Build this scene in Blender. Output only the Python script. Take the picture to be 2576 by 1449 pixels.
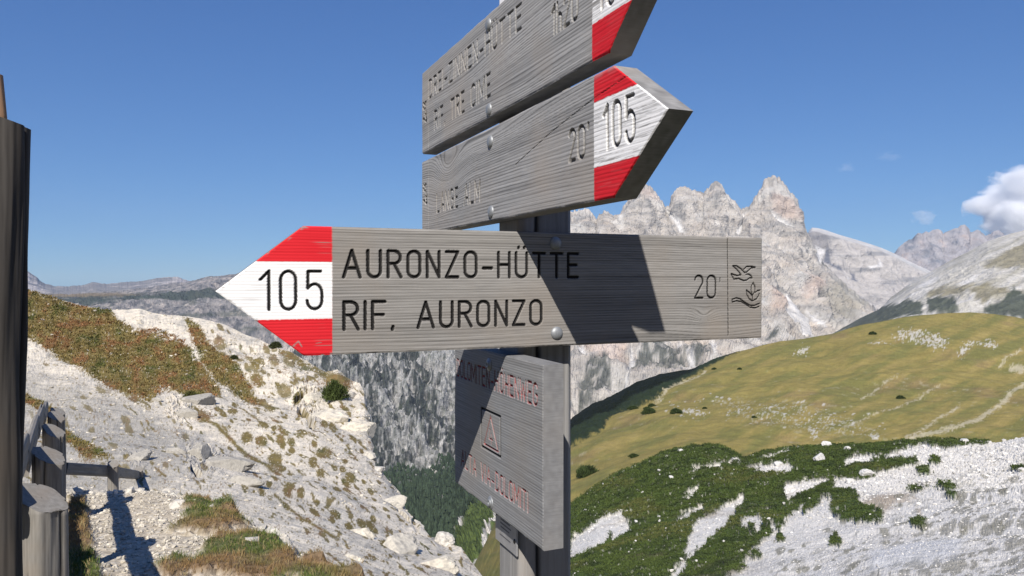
import bpy, math, random
import numpy as np
from mathutils import Vector, noise as mnoise

# ------------------------------------------------------------------ camera, sky, sun, exposure
sc = bpy.context.scene
for o in list(bpy.data.objects): bpy.data.objects.remove(o)
COL = sc.collection
EZ = 1.65                                   # eye height
F, CX, CY = 1887.0, 1287.5, 724.5           # focal length and centre of the 2575 px wide picture
PITCH = math.atan(26.5 / F)
cam = bpy.data.cameras.new("camera"); camo = bpy.data.objects.new("camera", cam); COL.objects.link(camo)
cam.sensor_width = 36.0; cam.lens = 36.0 * F / 2575.0
camo.location = (0, 0, EZ); camo.rotation_euler = (math.pi / 2 - PITCH, 0, 0)
cam.clip_start = 0.02; cam.clip_end = 60000
sc.camera = camo
SUN = np.array([-0.205, -1.172, 1.115]); SUN = SUN / np.linalg.norm(SUN)
el = math.asin(SUN[2]); az = math.atan2(SUN[0], SUN[1])
w = bpy.data.worlds.new("World"); sc.world = w; w.use_nodes = True
nt = w.node_tree; bg = nt.nodes["Background"]
sky = nt.nodes.new("ShaderNodeTexSky"); sky.sky_type = 'NISHITA'; sky.sun_disc = False
sky.sun_elevation = el; sky.sun_rotation = az
sky.altitude = 2400; sky.air_density = 1.0; sky.dust_density = 0.0; sky.ozone_density = 4.0
EXPO = 0.40
# the camera's contrast curve for the blue of the air, one power per channel
sp = nt.nodes.new("ShaderNodeSeparateColor"); cb = nt.nodes.new("ShaderNodeCombineColor"); nt.links.new(sky.outputs[0], sp.inputs[0])
for i_, (g_, k_) in enumerate(((.811, .409), (.732, .567), (.564, .775))):
    p_ = nt.nodes.new("ShaderNodeMath"); p_.operation = 'POWER'; p_.inputs[1].default_value = g_
    q_ = nt.nodes.new("ShaderNodeMath"); q_.operation = 'MULTIPLY'; q_.inputs[1].default_value = 1.0 * k_ * (.08 * 1.32) ** g_ / (.08 * 1.32)
    nt.links.new(sp.outputs[i_], p_.inputs[0]); nt.links.new(p_.outputs[0], q_.inputs[0]); nt.links.new(q_.outputs[0], cb.inputs[i_])
nt.links.new(cb.outputs[0], bg.inputs[0]); bg.inputs[1].default_value = 0.08
sl = bpy.data.lights.new("sun", 'SUN'); sl.energy = 4.6; sl.angle = math.radians(0.5); sl.color = (1.0, 0.94, 0.86)
slo = bpy.data.objects.new("sun", sl); COL.objects.link(slo)
slo.rotation_euler = Vector((-SUN[0], -SUN[1], -SUN[2])).to_track_quat('-Z', 'Y').to_euler()
sc.view_settings.view_transform = 'Standard'; sc.view_settings.look = 'None'
sc.view_settings.exposure = 0.40; sc.view_settings.gamma = 1.0
sc.render.engine = 'CYCLES'
sc.cycles.volume_bounces = 16; sc.cycles.max_bounces = 24; sc.cycles.diffuse_bounces = 1

rng = np.random.default_rng(7)
# ------------------------------------------------------------------ numpy noise
_perm = rng.permutation(256); _perm = np.concatenate([_perm, _perm, _perm])
_g = rng.normal(size=(256, 3)); _g /= np.linalg.norm(_g, axis=1)[:, None]
def pnoise(x, y, z):
    x, y, z = np.broadcast_arrays(np.asarray(x, float), np.asarray(y, float), np.asarray(z, float))
    xi = np.floor(x).astype(np.int64); yi = np.floor(y).astype(np.int64); zi = np.floor(z).astype(np.int64)
    xf = x - xi; yf = y - yi; zf = z - zi
    u = xf * xf * xf * (xf * (xf * 6 - 15) + 10); v = yf * yf * yf * (yf * (yf * 6 - 15) + 10); ww = zf * zf * zf * (zf * (zf * 6 - 15) + 10)
    xi &= 255; yi &= 255; zi &= 255
    def gr(a, b, c):
        h = _perm[_perm[_perm[(xi + a) & 255] + ((yi + b) & 255)] + ((zi + c) & 255)]
        g = _g[h]
        return g[..., 0] * (xf - a) + g[..., 1] * (yf - b) + g[..., 2] * (zf - c)
    def l(a, b, t): return a + (b - a) * t
    return 1.5 * l(l(l(gr(0, 0, 0), gr(1, 0, 0), u), l(gr(0, 1, 0), gr(1, 1, 0), u), v),
                   l(l(gr(0, 0, 1), gr(1, 0, 1), u), l(gr(0, 1, 1), gr(1, 1, 1), u), v), ww)
def fbm(x, y, z, octv=4, gain=0.5, lac=2.03, ridged=False):
    s = 0; a = 1.0; n = 0
    for i in range(octv):
        q = pnoise(x + 17.3 * i, y - 9.1 * i, z + 5.7 * i)
        if ridged: q = 1 - 2 * np.abs(q)
        s = s + a * q; n += a; a *= gain; x = x * lac; y = y * lac; z = z * lac
    return s / n
def sstep(a, b, x): t = np.clip((x - a) / (b - a), 0, 1); return t * t * (3 - 2 * t)
def mix(a, b, t): return a + (b - a) * t
def mixc(a, b, t): return a * (1 - t[..., None]) + np.asarray(b, float) * t[..., None]
def polyd(u, v, pts):
    """signed distance to a polygon, positive inside"""
    p = np.asarray(pts, float); d = np.full(u.shape, 1e9); ins = np.zeros(u.shape, bool)
    for i in range(len(p)):
        a = p[i]; b = p[(i + 1) % len(p)]; e = b - a
        t = np.clip(((u - a[0]) * e[0] + (v - a[1]) * e[1]) / (e @ e + 1e-9), 0, 1)
        d = np.minimum(d, np.hypot(u - a[0] - t * e[0], v - a[1] - t * e[1]))
        c = ((a[1] > v) != (b[1] > v)) & (u < (b[0] - a[0]) * (v - a[1]) / ((b[1] - a[1]) if b[1] != a[1] else 1e-9) + a[0])
        ins ^= c
    return np.where(ins, d, -d)
def lined(u, v, pts):
    p = np.asarray(pts, float); d = np.full(np.shape(u), 1e9)
    for i in range(len(p) - 1):
        a = p[i]; b = p[i + 1]; e = b - a
        t = np.clip(((u - a[0]) * e[0] + (v - a[1]) * e[1]) / (e @ e + 1e-12), 0, 1)
        d = np.minimum(d, np.hypot(u - a[0] - t * e[0], v - a[1] - t * e[1]))
    return d
def blobmask(U, V, n, region, rmin, rmax, slope, elong, seed, noise, dens=None):
    """n ragged patches, each stretched along the direction (1, slope), inside a polygon"""
    r2 = np.random.default_rng(seed); p = np.array(region, float); lo, hi = p.min(0), p.max(0); M = np.zeros(U.shape); k = 0
    L = math.hypot(1, slope); c, s_ = 1 / L, slope / L; tries = 0
    while k < n and tries < 40 * n:
        tries += 1; q = lo + (hi - lo) * r2.uniform(size=2)
        if polyd(np.array([q[0]]), np.array([q[1]]), region)[0] < 0: continue
        if dens is not None and r2.uniform() > dens(q): continue
        k += 1; a = rmin + (rmax - rmin) * r2.uniform() ** 2.2; b = a / (elong * r2.uniform(.6, 1.3))
        w = (np.abs(U - q[0]) < a * 1.8) & (np.abs(V - q[1]) < a * 1.8)
        if not w.any(): continue
        du, dv = U[w] - q[0], V[w] - q[1]; al = (du * c + dv * s_) / a; ac = (-du * s_ + dv * c) / b
        M[w] = np.maximum(M[w], sstep(-.18, .12, 1 - np.hypot(al, ac) + .55 * noise[w]))
    return M
def rayv(u, v):
    u = np.asarray(u, float); v = np.asarray(v, float)
    x = (u - CX) / F; z = -(v - CY) / F; c, s = math.cos(PITCH), math.sin(PITCH)
    Y = c + z * s; return x / Y, np.ones_like(x), (z * c - s) / Y
def at(u, v, D):
    x, y, z = rayv(u, v); return np.stack([x * D, y * D, z * D + EZ], -1)

# ------------------------------------------------------------------ object helpers
def new_mesh(name, verts, faces, mat, parent=None, smooth=False, attrs=None):
    """faces: int array (n,3) or (n,4) or a list of such arrays"""
    me = bpy.data.meshes.new(name)
    verts = np.asarray(verts, np.float32).reshape(-1, 3)
    fl = faces if isinstance(faces, list) else [faces]
    fl = [np.asarray(f, np.int32) for f in fl if len(f)]
    me.vertices.add(len(verts)); me.vertices.foreach_set("co", verts.ravel())
    loops = np.concatenate([f.ravel() for f in fl]); me.loops.add(len(loops)); me.loops.foreach_set("vertex_index", loops)
    tot = np.concatenate([np.full(len(f), f.shape[1], np.int32) for f in fl])
    st = np.concatenate([[0], np.cumsum(tot)[:-1]]).astype(np.int32)
    me.polygons.add(len(tot)); me.polygons.foreach_set("loop_start", st)
    me.polygons.foreach_set("use_smooth", np.full(len(tot), smooth, bool))
    me.update(calc_edges=True); me.validate()
    if attrs:
        for k, a in attrs.items():
            at_ = me.attributes.new(k, 'FLOAT_COLOR', 'POINT')
            a = np.asarray(a, np.float32)
            if a.shape[1] == 3: a = np.concatenate([a, np.ones((len(a), 1), np.float32)], 1)
            at_.data.foreach_set("color", a.ravel())
    if mat: me.materials.append(mat)
    o = bpy.data.objects.new(name, me); COL.objects.link(o)
    if parent: o.parent = parent
    return o
def empty(name, loc=(0, 0, 0)):
    o = bpy.data.objects.new(name, None); COL.objects.link(o); o.location = loc; o.empty_display_size = 0.1; return o
def tag(o, label=None, cat=None, group=None, kind=None):
    for k, v_ in (("label", label), ("category", cat), ("group", group), ("kind", kind)):
        if v_: o[k] = v_
    return o
def gridfaces(nr, nc, off=0, wrap=False, flip=False):
    i = np.arange(nr - 1)[:, None]; j = np.arange(nc if wrap else nc - 1)[None, :]
    a = i * nc + j; b = i * nc + (j + 1) % nc; c = (i + 1) * nc + (j + 1) % nc; d = (i + 1) * nc + j
    f = np.stack([a, b, c, d], -1).reshape(-1, 4) + off
    return f[:, ::-1] if flip else f

# ------------------------------------------------------------------ materials
def base_mat(name):
    m = bpy.data.materials.new(name); m.use_nodes = True; n = m.node_tree
    return m, n, n.nodes["Principled BSDF"]
def nd(n, t, **kw):
    k = n.nodes.new(t)
    for a, b in kw.items(): setattr(k, a, b)
    return k
def mixn(n, fac, a, b, mode='MIX'):
    k = n.nodes.new("ShaderNodeMix"); k.data_type = 'RGBA'; k.blend_type = mode
    if isinstance(fac, (int, float)): k.inputs[0].default_value = fac
    else: n.links.new(fac, k.inputs[0])
    for s, i in ((a, 6), (b, 7)):
        if isinstance(s, tuple): k.inputs[i].default_value = (*s, 1) if len(s) == 3 else s
        else: n.links.new(s, k.inputs[i])
    return k.outputs[2]
def ramp(n, src, lo, hi):
    k = n.nodes.new("ShaderNodeMapRange"); k.clamp = True
    n.links.new(src, k.inputs[0]); k.inputs[1].default_value = lo; k.inputs[2].default_value = hi
    return k.outputs[0]
def terrain_mat(name, scale, bump=0.6, var=0.35, rough=0.95, tex=None):
    """base colour per point from 'Col', broken up by noise in world space; bump of the same grain"""
    m, n, p = base_mat(name)
    a = nd(n, "ShaderNodeAttribute", attribute_name="Col")
    g = nd(n, "ShaderNodeNewGeometry")
    ns = nd(n, "ShaderNodeTexNoise"); ns.inputs["Scale"].default_value = 1.0 / scale; ns.inputs["Detail"].default_value = 6; ns.inputs["Roughness"].default_value = 0.65
    n.links.new(g.outputs["Position"], ns.inputs["Vector"])
    r = nd(n, "ShaderNodeMapRange"); n.links.new(ns.outputs["Fac"], r.inputs[0])
    r.inputs[1].default_value = 0.3; r.inputs[2].default_value = 0.7; r.inputs[3].default_value = 1 - var; r.inputs[4].default_value = 1 + var
    mm = nd(n, "ShaderNodeVectorMath", operation='SCALE'); n.links.new(a.outputs["Color"], mm.inputs[0]); n.links.new(r.outputs[0], mm.inputs["Scale"])
    n.links.new(mm.outputs[0], p.inputs["Base Color"]); p.inputs["Roughness"].default_value = rough
    p.inputs["Specular IOR Level"].default_value = 0.15
    b = nd(n, "ShaderNodeBump"); b.inputs["Strength"].default_value = bump; b.inputs["Distance"].default_value = scale * 0.5
    n.links.new(ns.outputs["Fac"], b.inputs["Height"]); n.links.new(b.outputs[0], p.inputs["Normal"])
    return m
def wood_mat(name, light, dark, groove, rough=0.75, fscale=(60, 60, 900), groove2=None):
    """weathered wood: attribute 'paint' = (red, white, groove, grain)"""
    m, n, p = base_mat(name)
    a = nd(n, "ShaderNodeAttribute", attribute_name="paint")
    sep = nd(n, "ShaderNodeSeparateColor"); n.links.new(a.outputs["Color"], sep.inputs[0])
    tc = nd(n, "ShaderNodeTexCoord"); mp = nd(n, "ShaderNodeMapping"); n.links.new(tc.outputs["Object"], mp.inputs[0]); mp.inputs["Scale"].default_value = fscale
    ns = nd(n, "ShaderNodeTexNoise"); ns.inputs["Scale"].default_value = 1.0; ns.inputs["Detail"].default_value = 4; n.links.new(mp.outputs[0], ns.inputs["Vector"])
    n2 = nd(n, "ShaderNodeTexNoise"); n2.inputs["Scale"].default_value = 7.0; n2.inputs["Detail"].default_value = 5; n.links.new(tc.outputs["Object"], n2.inputs["Vector"])
    c = mixn(n, a.outputs["Alpha"], light, dark)
    c = mixn(n, ramp(n, ns.outputs["Fac"], 0.35, 0.75), c, tuple(x * 0.62 for x in dark))
    k = n.nodes[-1]
    c = mixn(n, 0.30, mixn(n, a.outputs["Alpha"], light, dark), c)
    c = mixn(n, ramp(n, n2.outputs["Fac"], 0.45, 0.8), c, (light[0] * 0.82, light[1] * 0.74, light[2] * 0.66))
    fr = nd(n, "ShaderNodeMath", operation='MULTIPLY'); fr.inputs[1].default_value = 1.0; n.links.new(sep.outputs[0], fr.inputs[0])
    red = mixn(n, ramp(n, n2.outputs["Fac"], 0.3, 0.7), (0.66, 0.018, 0.028), (0.58, 0.012, 0.022))
    if groove2: groove = mixn(n, sep.outputs[0], groove, groove2)
    else: c = mixn(n, sep.outputs[0], c, red)
    c = mixn(n, sep.outputs[1], c, (0.83, 0.83, 0.84))
    c = mixn(n, sep.outputs[2], c, groove)
    n.links.new(c, p.inputs["Base Color"]); p.inputs["Roughness"].default_value = rough
    p.inputs["Specular IOR Level"].default_value = 0.25
    b = nd(n, "ShaderNodeBump"); b.inputs["Strength"].default_value = 0.25; b.inputs["Distance"].default_value = 0.0006
    n.links.new(ns.outputs["Fac"], b.inputs["Height"]); n.links.new(b.outputs[0], p.inputs["Normal"])
    return m
def plain_mat(name, col, rough=0.5, metal=0.0, var=0.1, scale=30, bump=0.0):
    m, n, p = base_mat(name)
    tc = nd(n, "ShaderNodeTexCoord"); ns = nd(n, "ShaderNodeTexNoise"); ns.inputs["Scale"].default_value = scale; ns.inputs["Detail"].default_value = 5
    n.links.new(tc.outputs["Object"], ns.inputs["Vector"])
    c = mixn(n, ramp(n, ns.outputs["Fac"], 0.3, 0.7), tuple(x * (1 - var) for x in col), tuple(min(1, x * (1 + var)) for x in col))
    n.links.new(c, p.inputs["Base Color"]); p.inputs["Roughness"].default_value = rough; p.inputs["Metallic"].default_value = metal
    if bump:
        b = nd(n, "ShaderNodeBump"); b.inputs["Strength"].default_value = bump; b.inputs["Distance"].default_value = 0.5 / scale
        n.links.new(ns.outputs["Fac"], b.inputs["Height"]); n.links.new(b.outputs[0], p.inputs["Normal"])
    return m
M_MAIN = wood_mat("weathered_wood_painted_letters", (0.325, 0.315, 0.303), (0.125, 0.120, 0.114), (0.012, 0.011, 0.011), fscale=(40, 40, 900))
M_UP = wood_mat("weathered_wood_bare_letters", (0.42, 0.418, 0.418), (0.130, 0.129, 0.130), (0.14, 0.135, 0.13), fscale=(40, 40, 900))
M_DOLO = wood_mat("weathered_wood_red_letters", (0.30, 0.305, 0.312), (0.15, 0.15, 0.156), (0.30, 0.055, 0.055), fscale=(40, 40, 900), groove2=(.012, .012, .014))
M_POST = wood_mat("weathered_post_wood", (0.37, 0.365, 0.36), (0.16, 0.155, 0.15), (0.05, 0.05, 0.05), fscale=(700, 700, 25))
M_LOG = wood_mat("weathered_log_wood", (0.29, 0.275, 0.25), (0.115, 0.105, 0.09), (0.03, 0.028, 0.026), fscale=(260, 260, 14))
M_SHADELOG = wood_mat("shade_toned_log_wood", (0.085, 0.078, 0.072), (0.018, 0.016, 0.015), (0.015, 0.013, 0.012), fscale=(300, 300, 14))  # near-black tone puts the tall post's shade into its wood colour
M_STEEL = plain_mat("galvanised_steel", (0.30, 0.315, 0.33), 0.55, 0.5, 0.12, 200)
M_BLACK = plain_mat("black_screw_paint", (0.02, 0.02, 0.022), 0.4, 0.3)
M_PLATE = plain_mat("dull_aluminium_plate", (0.36, 0.36, 0.37), 0.5, 0.35, 0.12, 60)
M_INK = plain_mat("plate_print", (0.09, 0.09, 0.10), 0.6)

# ------------------------------------------------------------------ signpost frame
AA = math.radians(67.1)
d1 = np.array([math.sin(AA), math.cos(AA), 0.0]); d2 = np.array([-math.cos(AA), math.sin(AA), 0.0]); ZZ = np.array([0, 0, 1.0])
TH, PW = 0.03, 0.09
_q = at(1397, 698, 1.12)
PC = _q + d2 * (TH + PW / 2)                # post centre (at eye height)
PMAIN = _q; PUP = PC - d1 * (PW / 2 + TH); PB = PC - d1 * (PW / 2)
def onplane(u, v, P, nrm):
    r = np.array(at(u, v, 1.0)) - np.array([0, 0, EZ]); return np.array([0, 0, EZ]) + r * (((P - [0, 0, EZ]) @ nrm) / (r @ nrm))
def onmain(u, v): h = onplane(u, v, PMAIN, d2); return (float((h - PMAIN) @ d1), float(h[2] - EZ))
def onup(u, v, P=None): P = PUP if P is None else P; h = onplane(u, v, P, d1); return (float(-(h - PUP) @ d2), float(h[2] - EZ))

# ------------------------------------------------------------------ stroke lettering
def arc(cx, cy, rx, ry, a0, a1, n=12):
    t = np.radians(np.linspace(a0, a1, n)); return [(cx + rx * math.cos(q), cy + ry * math.sin(q)) for q in t]
W_ = 0.47
def glyph(c):
    w_ = W_; h = w_ / 2
    O = arc(h, 1 - h, h, h, 0, 180) + arc(h, h, h, h, 180, 360) + [(w_, 1 - h)]
    G = {
        'A': (0.6, [[(0, 0), (.3, 1), (.6, 0)], [(.1, .33), (.5, .33)]]),
        'U': (w_, [[(0, 1)] + arc(h, h, h, h, 180, 360) + [(w_, 1)]]),
        'R': (w_, [[(0, 0), (0, 1)] + arc(.22, .76, .25, .24, 90, -90) + [(0, .52)], [(.22, .52), (w_ + .02, 0)]]),
        'O': (w_, [O]), '0': (w_, [O]),
        'N': (w_, [[(0, 0), (0, 1), (w_, 0), (w_, 1)]]),
        'Z': (w_, [[(0, 1), (w_, 1), (0, 0), (w_, 0)]]),
        '-': (.36, [[(0, .36), (.36, .36)]]),
        'H': (w_, [[(0, 0), (0, 1)], [(w_, 0), (w_, 1)], [(0, .5), (w_, .5)]]),
        'T': (.5, [[(0, 1), (.5, 1)], [(.25, 1), (.25, 0)]]),
        'E': (.44, [[(.44, 1), (0, 1), (0, 0), (.44, 0)], [(0, .52), (.38, .52)]]),
        'F': (.44, [[(.44, 1), (0, 1), (0, 0)], [(0, .52), (.38, .52)]]),
        'I': (.0, [[(0, 0), (0, 1)]]),
        '.': (.04, [[(.03, .06), (0, -.05)]]),
        ' ': (.42, []),
        'D': (w_, [[(0, 0), (0, 1), (.18, 1)] + arc(.18, .71, .29, .29, 90, 0, 8) + arc(.18, .29, .29, .29, 0, -90, 8) + [(0, 0)]]),
        'L': (.42, [[(0, 1), (0, 0), (.42, 0)]]),
        'M': (.62, [[(0, 0), (0, 1), (.31, .25), (.62, 1), (.62, 0)]]),
        'C': (w_, [arc(h, 1 - h, h, h, 20, 180) + arc(h, h, h, h, 180, 340)]),
        'G': (w_, [arc(h, 1 - h, h, h, 20, 180) + arc(h, h, h, h, 180, 360) + [(w_, .48), (.27, .48)]]),
        'W': (.7, [[(0, 1), (.18, 0), (.35, .8), (.52, 0), (.7, 1)]]),
        'V': (.5, [[(0, 1), (.25, 0), (.5, 1)]]),
        'J': (.4, [[(.4, 1), (.4, .2)] + arc(.2, .2, .2, .2, 0, -180)]),
        '1': (.26, [[(0, .78), (.26, 1), (.26, 0)]]),
        '2': (.44, [arc(.22, .78, .22, .22, 170, 0) + [(.43, .68), (0, 0), (.44, 0)]]),
        '5': (w_, [[(w_ - .04, 1), (.03, 1), (.02, .55)] + arc(.23, .42, .24, .24, 130, 0, 8) + [(w_, .22)] + arc(.235, .22, .235, .22, 0, -180, 10)]),
        'h': (.36, [[(0, 0), (0, 1)], arc(.18, .42, .18, .16, 180, 0) + [(.36, 0)]]),
        "'": (.04, [[(.02, 1.0), (0, .86)]]),
        'Ö': (w_, [O, [(.12, 1.2), (.12, 1.23)], [(.35, 1.2), (.35, 1.23)]]),
        'Ü': (w_, [[(0, 1)] + arc(h, h, h, h, 180, 360) + [(w_, 1)], [(.11, 1.2), (.11, 1.23)], [(.36, 1.2), (.36, 1.23)]]),
    }
    return G[c]
def text(s, x0, x1, y, hgt, gap=.25, r=0.002):
    adv = 0; items = []
    for c in s:
        ww, st = glyph(c); items.append((adv, st)); adv += ww + gap
    adv -= gap; kx = (x1 - x0) / adv
    return [([(x0 + (a + p[0]) * kx, y + p[1] * hgt) for p in poly], r) for a, st in items for poly in st]

def board(name, P, ux, nrm, xl, xr, y0, y1, th, strokes, mat, paint, knots=(), seed=0, gdep=0.0028, step=0.0008, grain=1.0, gfreq=1.0, ykeys=(), parent=None):
    """a plank facing nrm: engraved, painted and weathered front, square-cut edges and back"""
    ys = np.unique(np.round(np.concatenate([np.arange(y0, y1, step), [y1], ykeys]), 6))
    nc = int((max(xr(y) for y in ys) - min(xl(y) for y in ys)) / step)
    XL = np.array([xl(y) for y in ys]); XR = np.array([xr(y) for y in ys])
    s = np.linspace(0, 1, nc)
    X = XL[:, None] + (XR - XL)[:, None] * s[None]; Y = np.repeat(ys[:, None], nc, 1)
    # growth rings
    r = Y / (0.0042 * gfreq) + 1.3 * pnoise(X * 1.6 + seed, Y * 9, seed * 1.7) + 0.28 * pnoise(X * 6, Y * 30 + seed, 3.3)
    for kx, ky, sx, sy, amp in knots: r = r + amp * np.exp(-((X - kx) / sx) ** 2 - ((Y - ky) / sy) ** 2)
    fr = r - np.floor(r); lw = 0.5 + 0.5 * pnoise(np.floor(r) * 7.31, seed + 0.5, X * 3)
    ring = sstep(0.45, 0.93, fr) * (1 - sstep(0.93, 1.0, fr)) * (0.35 + 0.9 * lw)
    fib = fbm(X * 4.5 + seed, Y * 430 + 1.5 * r, 1.3 + seed, 3)
    fib2 = fbm(X * 1.8 + seed, Y * 60 + .6 * r, 8.3 + seed, 3)
    G = np.clip(0.18 + 0.70 * ring + 0.62 * fib + 0.55 * fib2 + .35 * fbm(X * 2 + seed, Y * 30, 4.4, 3), 0, 1)
    D = np.full(X.shape, 1e9); R = np.full(X.shape, 1.0)
    gv = np.zeros_like(X)
    for poly, rad in strokes:
        p = np.array(poly); m = rad * 2.2
        jj = np.where((ys > p[:, 1].min() - m) & (ys < p[:, 1].max() + m))[0]
        if not len(jj): continue
        sub = slice(jj[0], jj[-1] + 1); xs = X[sub]
        ci = np.where((xs.min(0) < p[:, 0].max() + m) & (xs.max(0) > p[:, 0].min() - m))[0]
        if not len(ci): continue
        sb = (sub, slice(ci[0], ci[-1] + 1))
        dd = lined(X[sb], Y[sb], poly) if len(p) > 1 else np.hypot(X[sb] - p[0, 0], Y[sb] - p[0, 1])
        dd = dd + 0.00022 * pnoise(X[sb] * 500, Y[sb] * 500, 1.0 + seed)
        q = np.clip(dd / rad, 0, 1)
        gv[sb] = np.maximum(gv[sb], np.sqrt(1 - q ** 2.6) * (rad / 0.0022) ** 0.5)
    Hh = -gdep * gv - grain * (0.00030 * ring + 0.00020 * np.clip(fib, -1, 1) + .00018 * np.clip(fib2, -1, 1)) + 0.0006 * pnoise(X * 6, Y * 14, seed)
    chip = np.clip(1 + .9 * pnoise(X * 25 + seed, Y * 25, seed) + .4 * pnoise(X * 190, Y * 190, seed), .3, 2.0)
    Hh = Hh - 0.0012 * chip * (1 - sstep(0, 0.0026, np.minimum(Y - y0, y1 - Y))) - 0.0010 * chip * (1 - sstep(0, 0.0022, np.minimum(X - XL[:, None], XR[:, None] - X)))
    red, white = paint(X, Y, G, ring, fib)
    gm = sstep(0.25, 0.7, gv)
    O = np.array(P, float)
    V = O[None, None] + X[..., None] * ux + Y[..., None] * ZZ + Hh[..., None] * nrm
    at_ = np.stack([red, white, gm, G], -1).reshape(-1, 4)
    V = V.reshape(-1, 3); faces = [gridfaces(len(ys), nc)]
    # rim (own vertices so that it shades flat)
    nr = len(ys)
    loop = np.concatenate([np.arange(nc), (np.arange(1, nr) * nc + nc - 1), ((nr - 1) * nc + np.arange(nc - 2, -1, -1)), (np.arange(nr - 2, 0, -1) * nc)])
    lv = V[loop]; flat = lv - ((lv - O) @ nrm)[:, None] * nrm
    nl = len(loop); K = 7; rv = []; ra = []
    for k in range(K):
        dpt = th * k / (K - 1)
        rv.append(lv if k == 0 else flat - nrm * dpt)
        gq = np.clip(0.62 + 0.5 * fbm(flat @ ux * 25, flat[:, 2] * 90, dpt * 160 + seed, 3), 0, 1)
        ra.append(np.stack([np.zeros(nl), np.zeros(nl), np.zeros(nl), gq], -1))
    off = len(V); rim = np.concatenate(rv); f2 = gridfaces(K, nl, off, wrap=True, flip=True)
    back = np.array([off + (K - 1) * nl + np.arange(nl)[::-1]])
    # back as a fan of quads from rows
    bi = off + K * nl
    bx = (V.reshape(nr, nc, 3))[:, [0, -1]]; bx = bx - ((bx - O) @ nrm)[..., None] * nrm - nrm * th
    bv = bx.reshape(-1, 3); f3 = gridfaces(nr, 2, bi, flip=True)
    Vall = np.concatenate([V, rim, bv]); A = np.concatenate([at_, np.concatenate(ra), np.tile([0, 0, 0, .3], (len(bv), 1))])
    me_faces = [faces[0], f2, f3]
    base = O.copy()
    o = new_mesh(name, Vall - base, me_faces, mat, parent, smooth=True, attrs={"paint": A})
    o.location = base
    sm = np.ones(len(o.data.polygons), bool); sm[len(faces[0]):] = False; o.data.polygons.foreach_set("use_smooth", sm)
    return o

def dome_bolt(P, nrm, r, hgt, mat, parent, name="bolt", socket=False):
    nrm = np.array(nrm, float); a = np.cross(nrm, ZZ); a /= np.linalg.norm(a); b = np.cross(a, nrm)
    if socket: prof = [(0, hgt * .2), (r * .22, hgt * .2), (r * .26, hgt * .75), (r * .45, hgt * .85), (r * .6, hgt * .6), (r * .63, hgt * .32), (r * .95, hgt * .3), (r, hgt * .15), (r, -.001)]
    else: prof = [(0, hgt), (r * .3, hgt * .97), (r * .55, hgt * .86), (r * .78, hgt * .62), (r * .92, hgt * .36), (r, hgt * .12), (r * 1.01, -.001)]
    n = 28; V = []
    for rr, hh in prof:
        for k in range(n):
            t = 2 * math.pi * k / n; V.append(nrm * hh + a * (rr * math.cos(t)) + b * (rr * math.sin(t)))
    o = new_mesh(name, np.array(V), gridfaces(len(prof), n, wrap=True, flip=True), mat, parent, smooth=True)
    o.location = Vector(np.array(P)) if parent is None else Vector(np.array(P) - np.array(parent.location)) 
    return o

post_root = empty("signpost", tuple(PC * [1, 1, 0]))
tag(post_root, "weathered grey wooden trail signpost with red and white arrow boards, in the foreground", "signpost")
def under(o):
    """parent to the signpost keeping the world position"""
    o.parent = post_root; o.location = Vector(o.location) - post_root.location
RT = post_root.location.copy()
SB = {}
# --- main board
YT, YB, TIP = 0.0672, -0.1024, -0.0172
def mxl(y):
    if y >= TIP: return -0.4722 + (y - TIP) / (YT - TIP) * (0.4722 - 0.365)
    return -0.4722 + (TIP - y) / (TIP - YB) * (0.4722 - 0.365)
m_l1a, m_l1b = onmain(861, 695), onmain(1453, 697)
m_l2a, m_l2b = onmain(862, 829), onmain(1362, 817)
st = text("AURONZO-HÜTTE", m_l1a[0] + .002, m_l1b[0], 0.0005, 0.0355, .29, .0024)
st += text("RIF.", m_l2a[0] + .002, onmain(990, 825)[0], -0.0695, 0.0365, .26, .0024)
st += text("AURONZO", onmain(1052, 825)[0], m_l2b[0], -0.0695, 0.0350, .28, .0024)
st += text("105", onmain(655, 700)[0], onmain(810, 700)[0], -0.0415, 0.0495, .36, .0022)
a, b = onmain(1748, 750), onmain(1800, 700)
st += text("20", a[0], b[0], a[1], 0.0365, .26, .0018); st += [([onmain(1811, 700), onmain(1811, 708)], .0011)]
st += [([onmain(1830, 602), onmain(1832, 843)], .0011)]
def zz(x, y): return onmain((2100 + x / 7.244) * .8583, (740 + y / 7.244) * .8583)
bird = [[(345, 285), (430, 290), (520, 350), (600, 430)], [(345, 285), (420, 350), (490, 430), (520, 480), (430, 490), (310, 455), (370, 570), (470, 555), (580, 600), (640, 590), (700, 545), (760, 545), (730, 490), (680, 465), (620, 465)],
        [(580, 360), (640, 300), (720, 295), (825, 318), (740, 330), (640, 420), (600, 425)]]
flower = [[(778, 645), (740, 720), (735, 800), (765, 920), (815, 830), (820, 730), (778, 645)], [(765, 920), (700, 850), (635, 805), (650, 900), (700, 990), (765, 1030), (765, 920)], [(765, 1030), (850, 990), (895, 920), (905, 880)], [(825, 850), (870, 815), (925, 805)],
          [(335, 1055), (330, 1000), (420, 968), (500, 985), (600, 1060), (700, 1120), (800, 1130), (915, 1085)], [(335, 1055), (430, 1030), (530, 1045), (620, 1100), (720, 1165), (820, 1180), (905, 1150)]]
for p in bird + flower: st.append(([zz(*q) for q in p], .0013))
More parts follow.
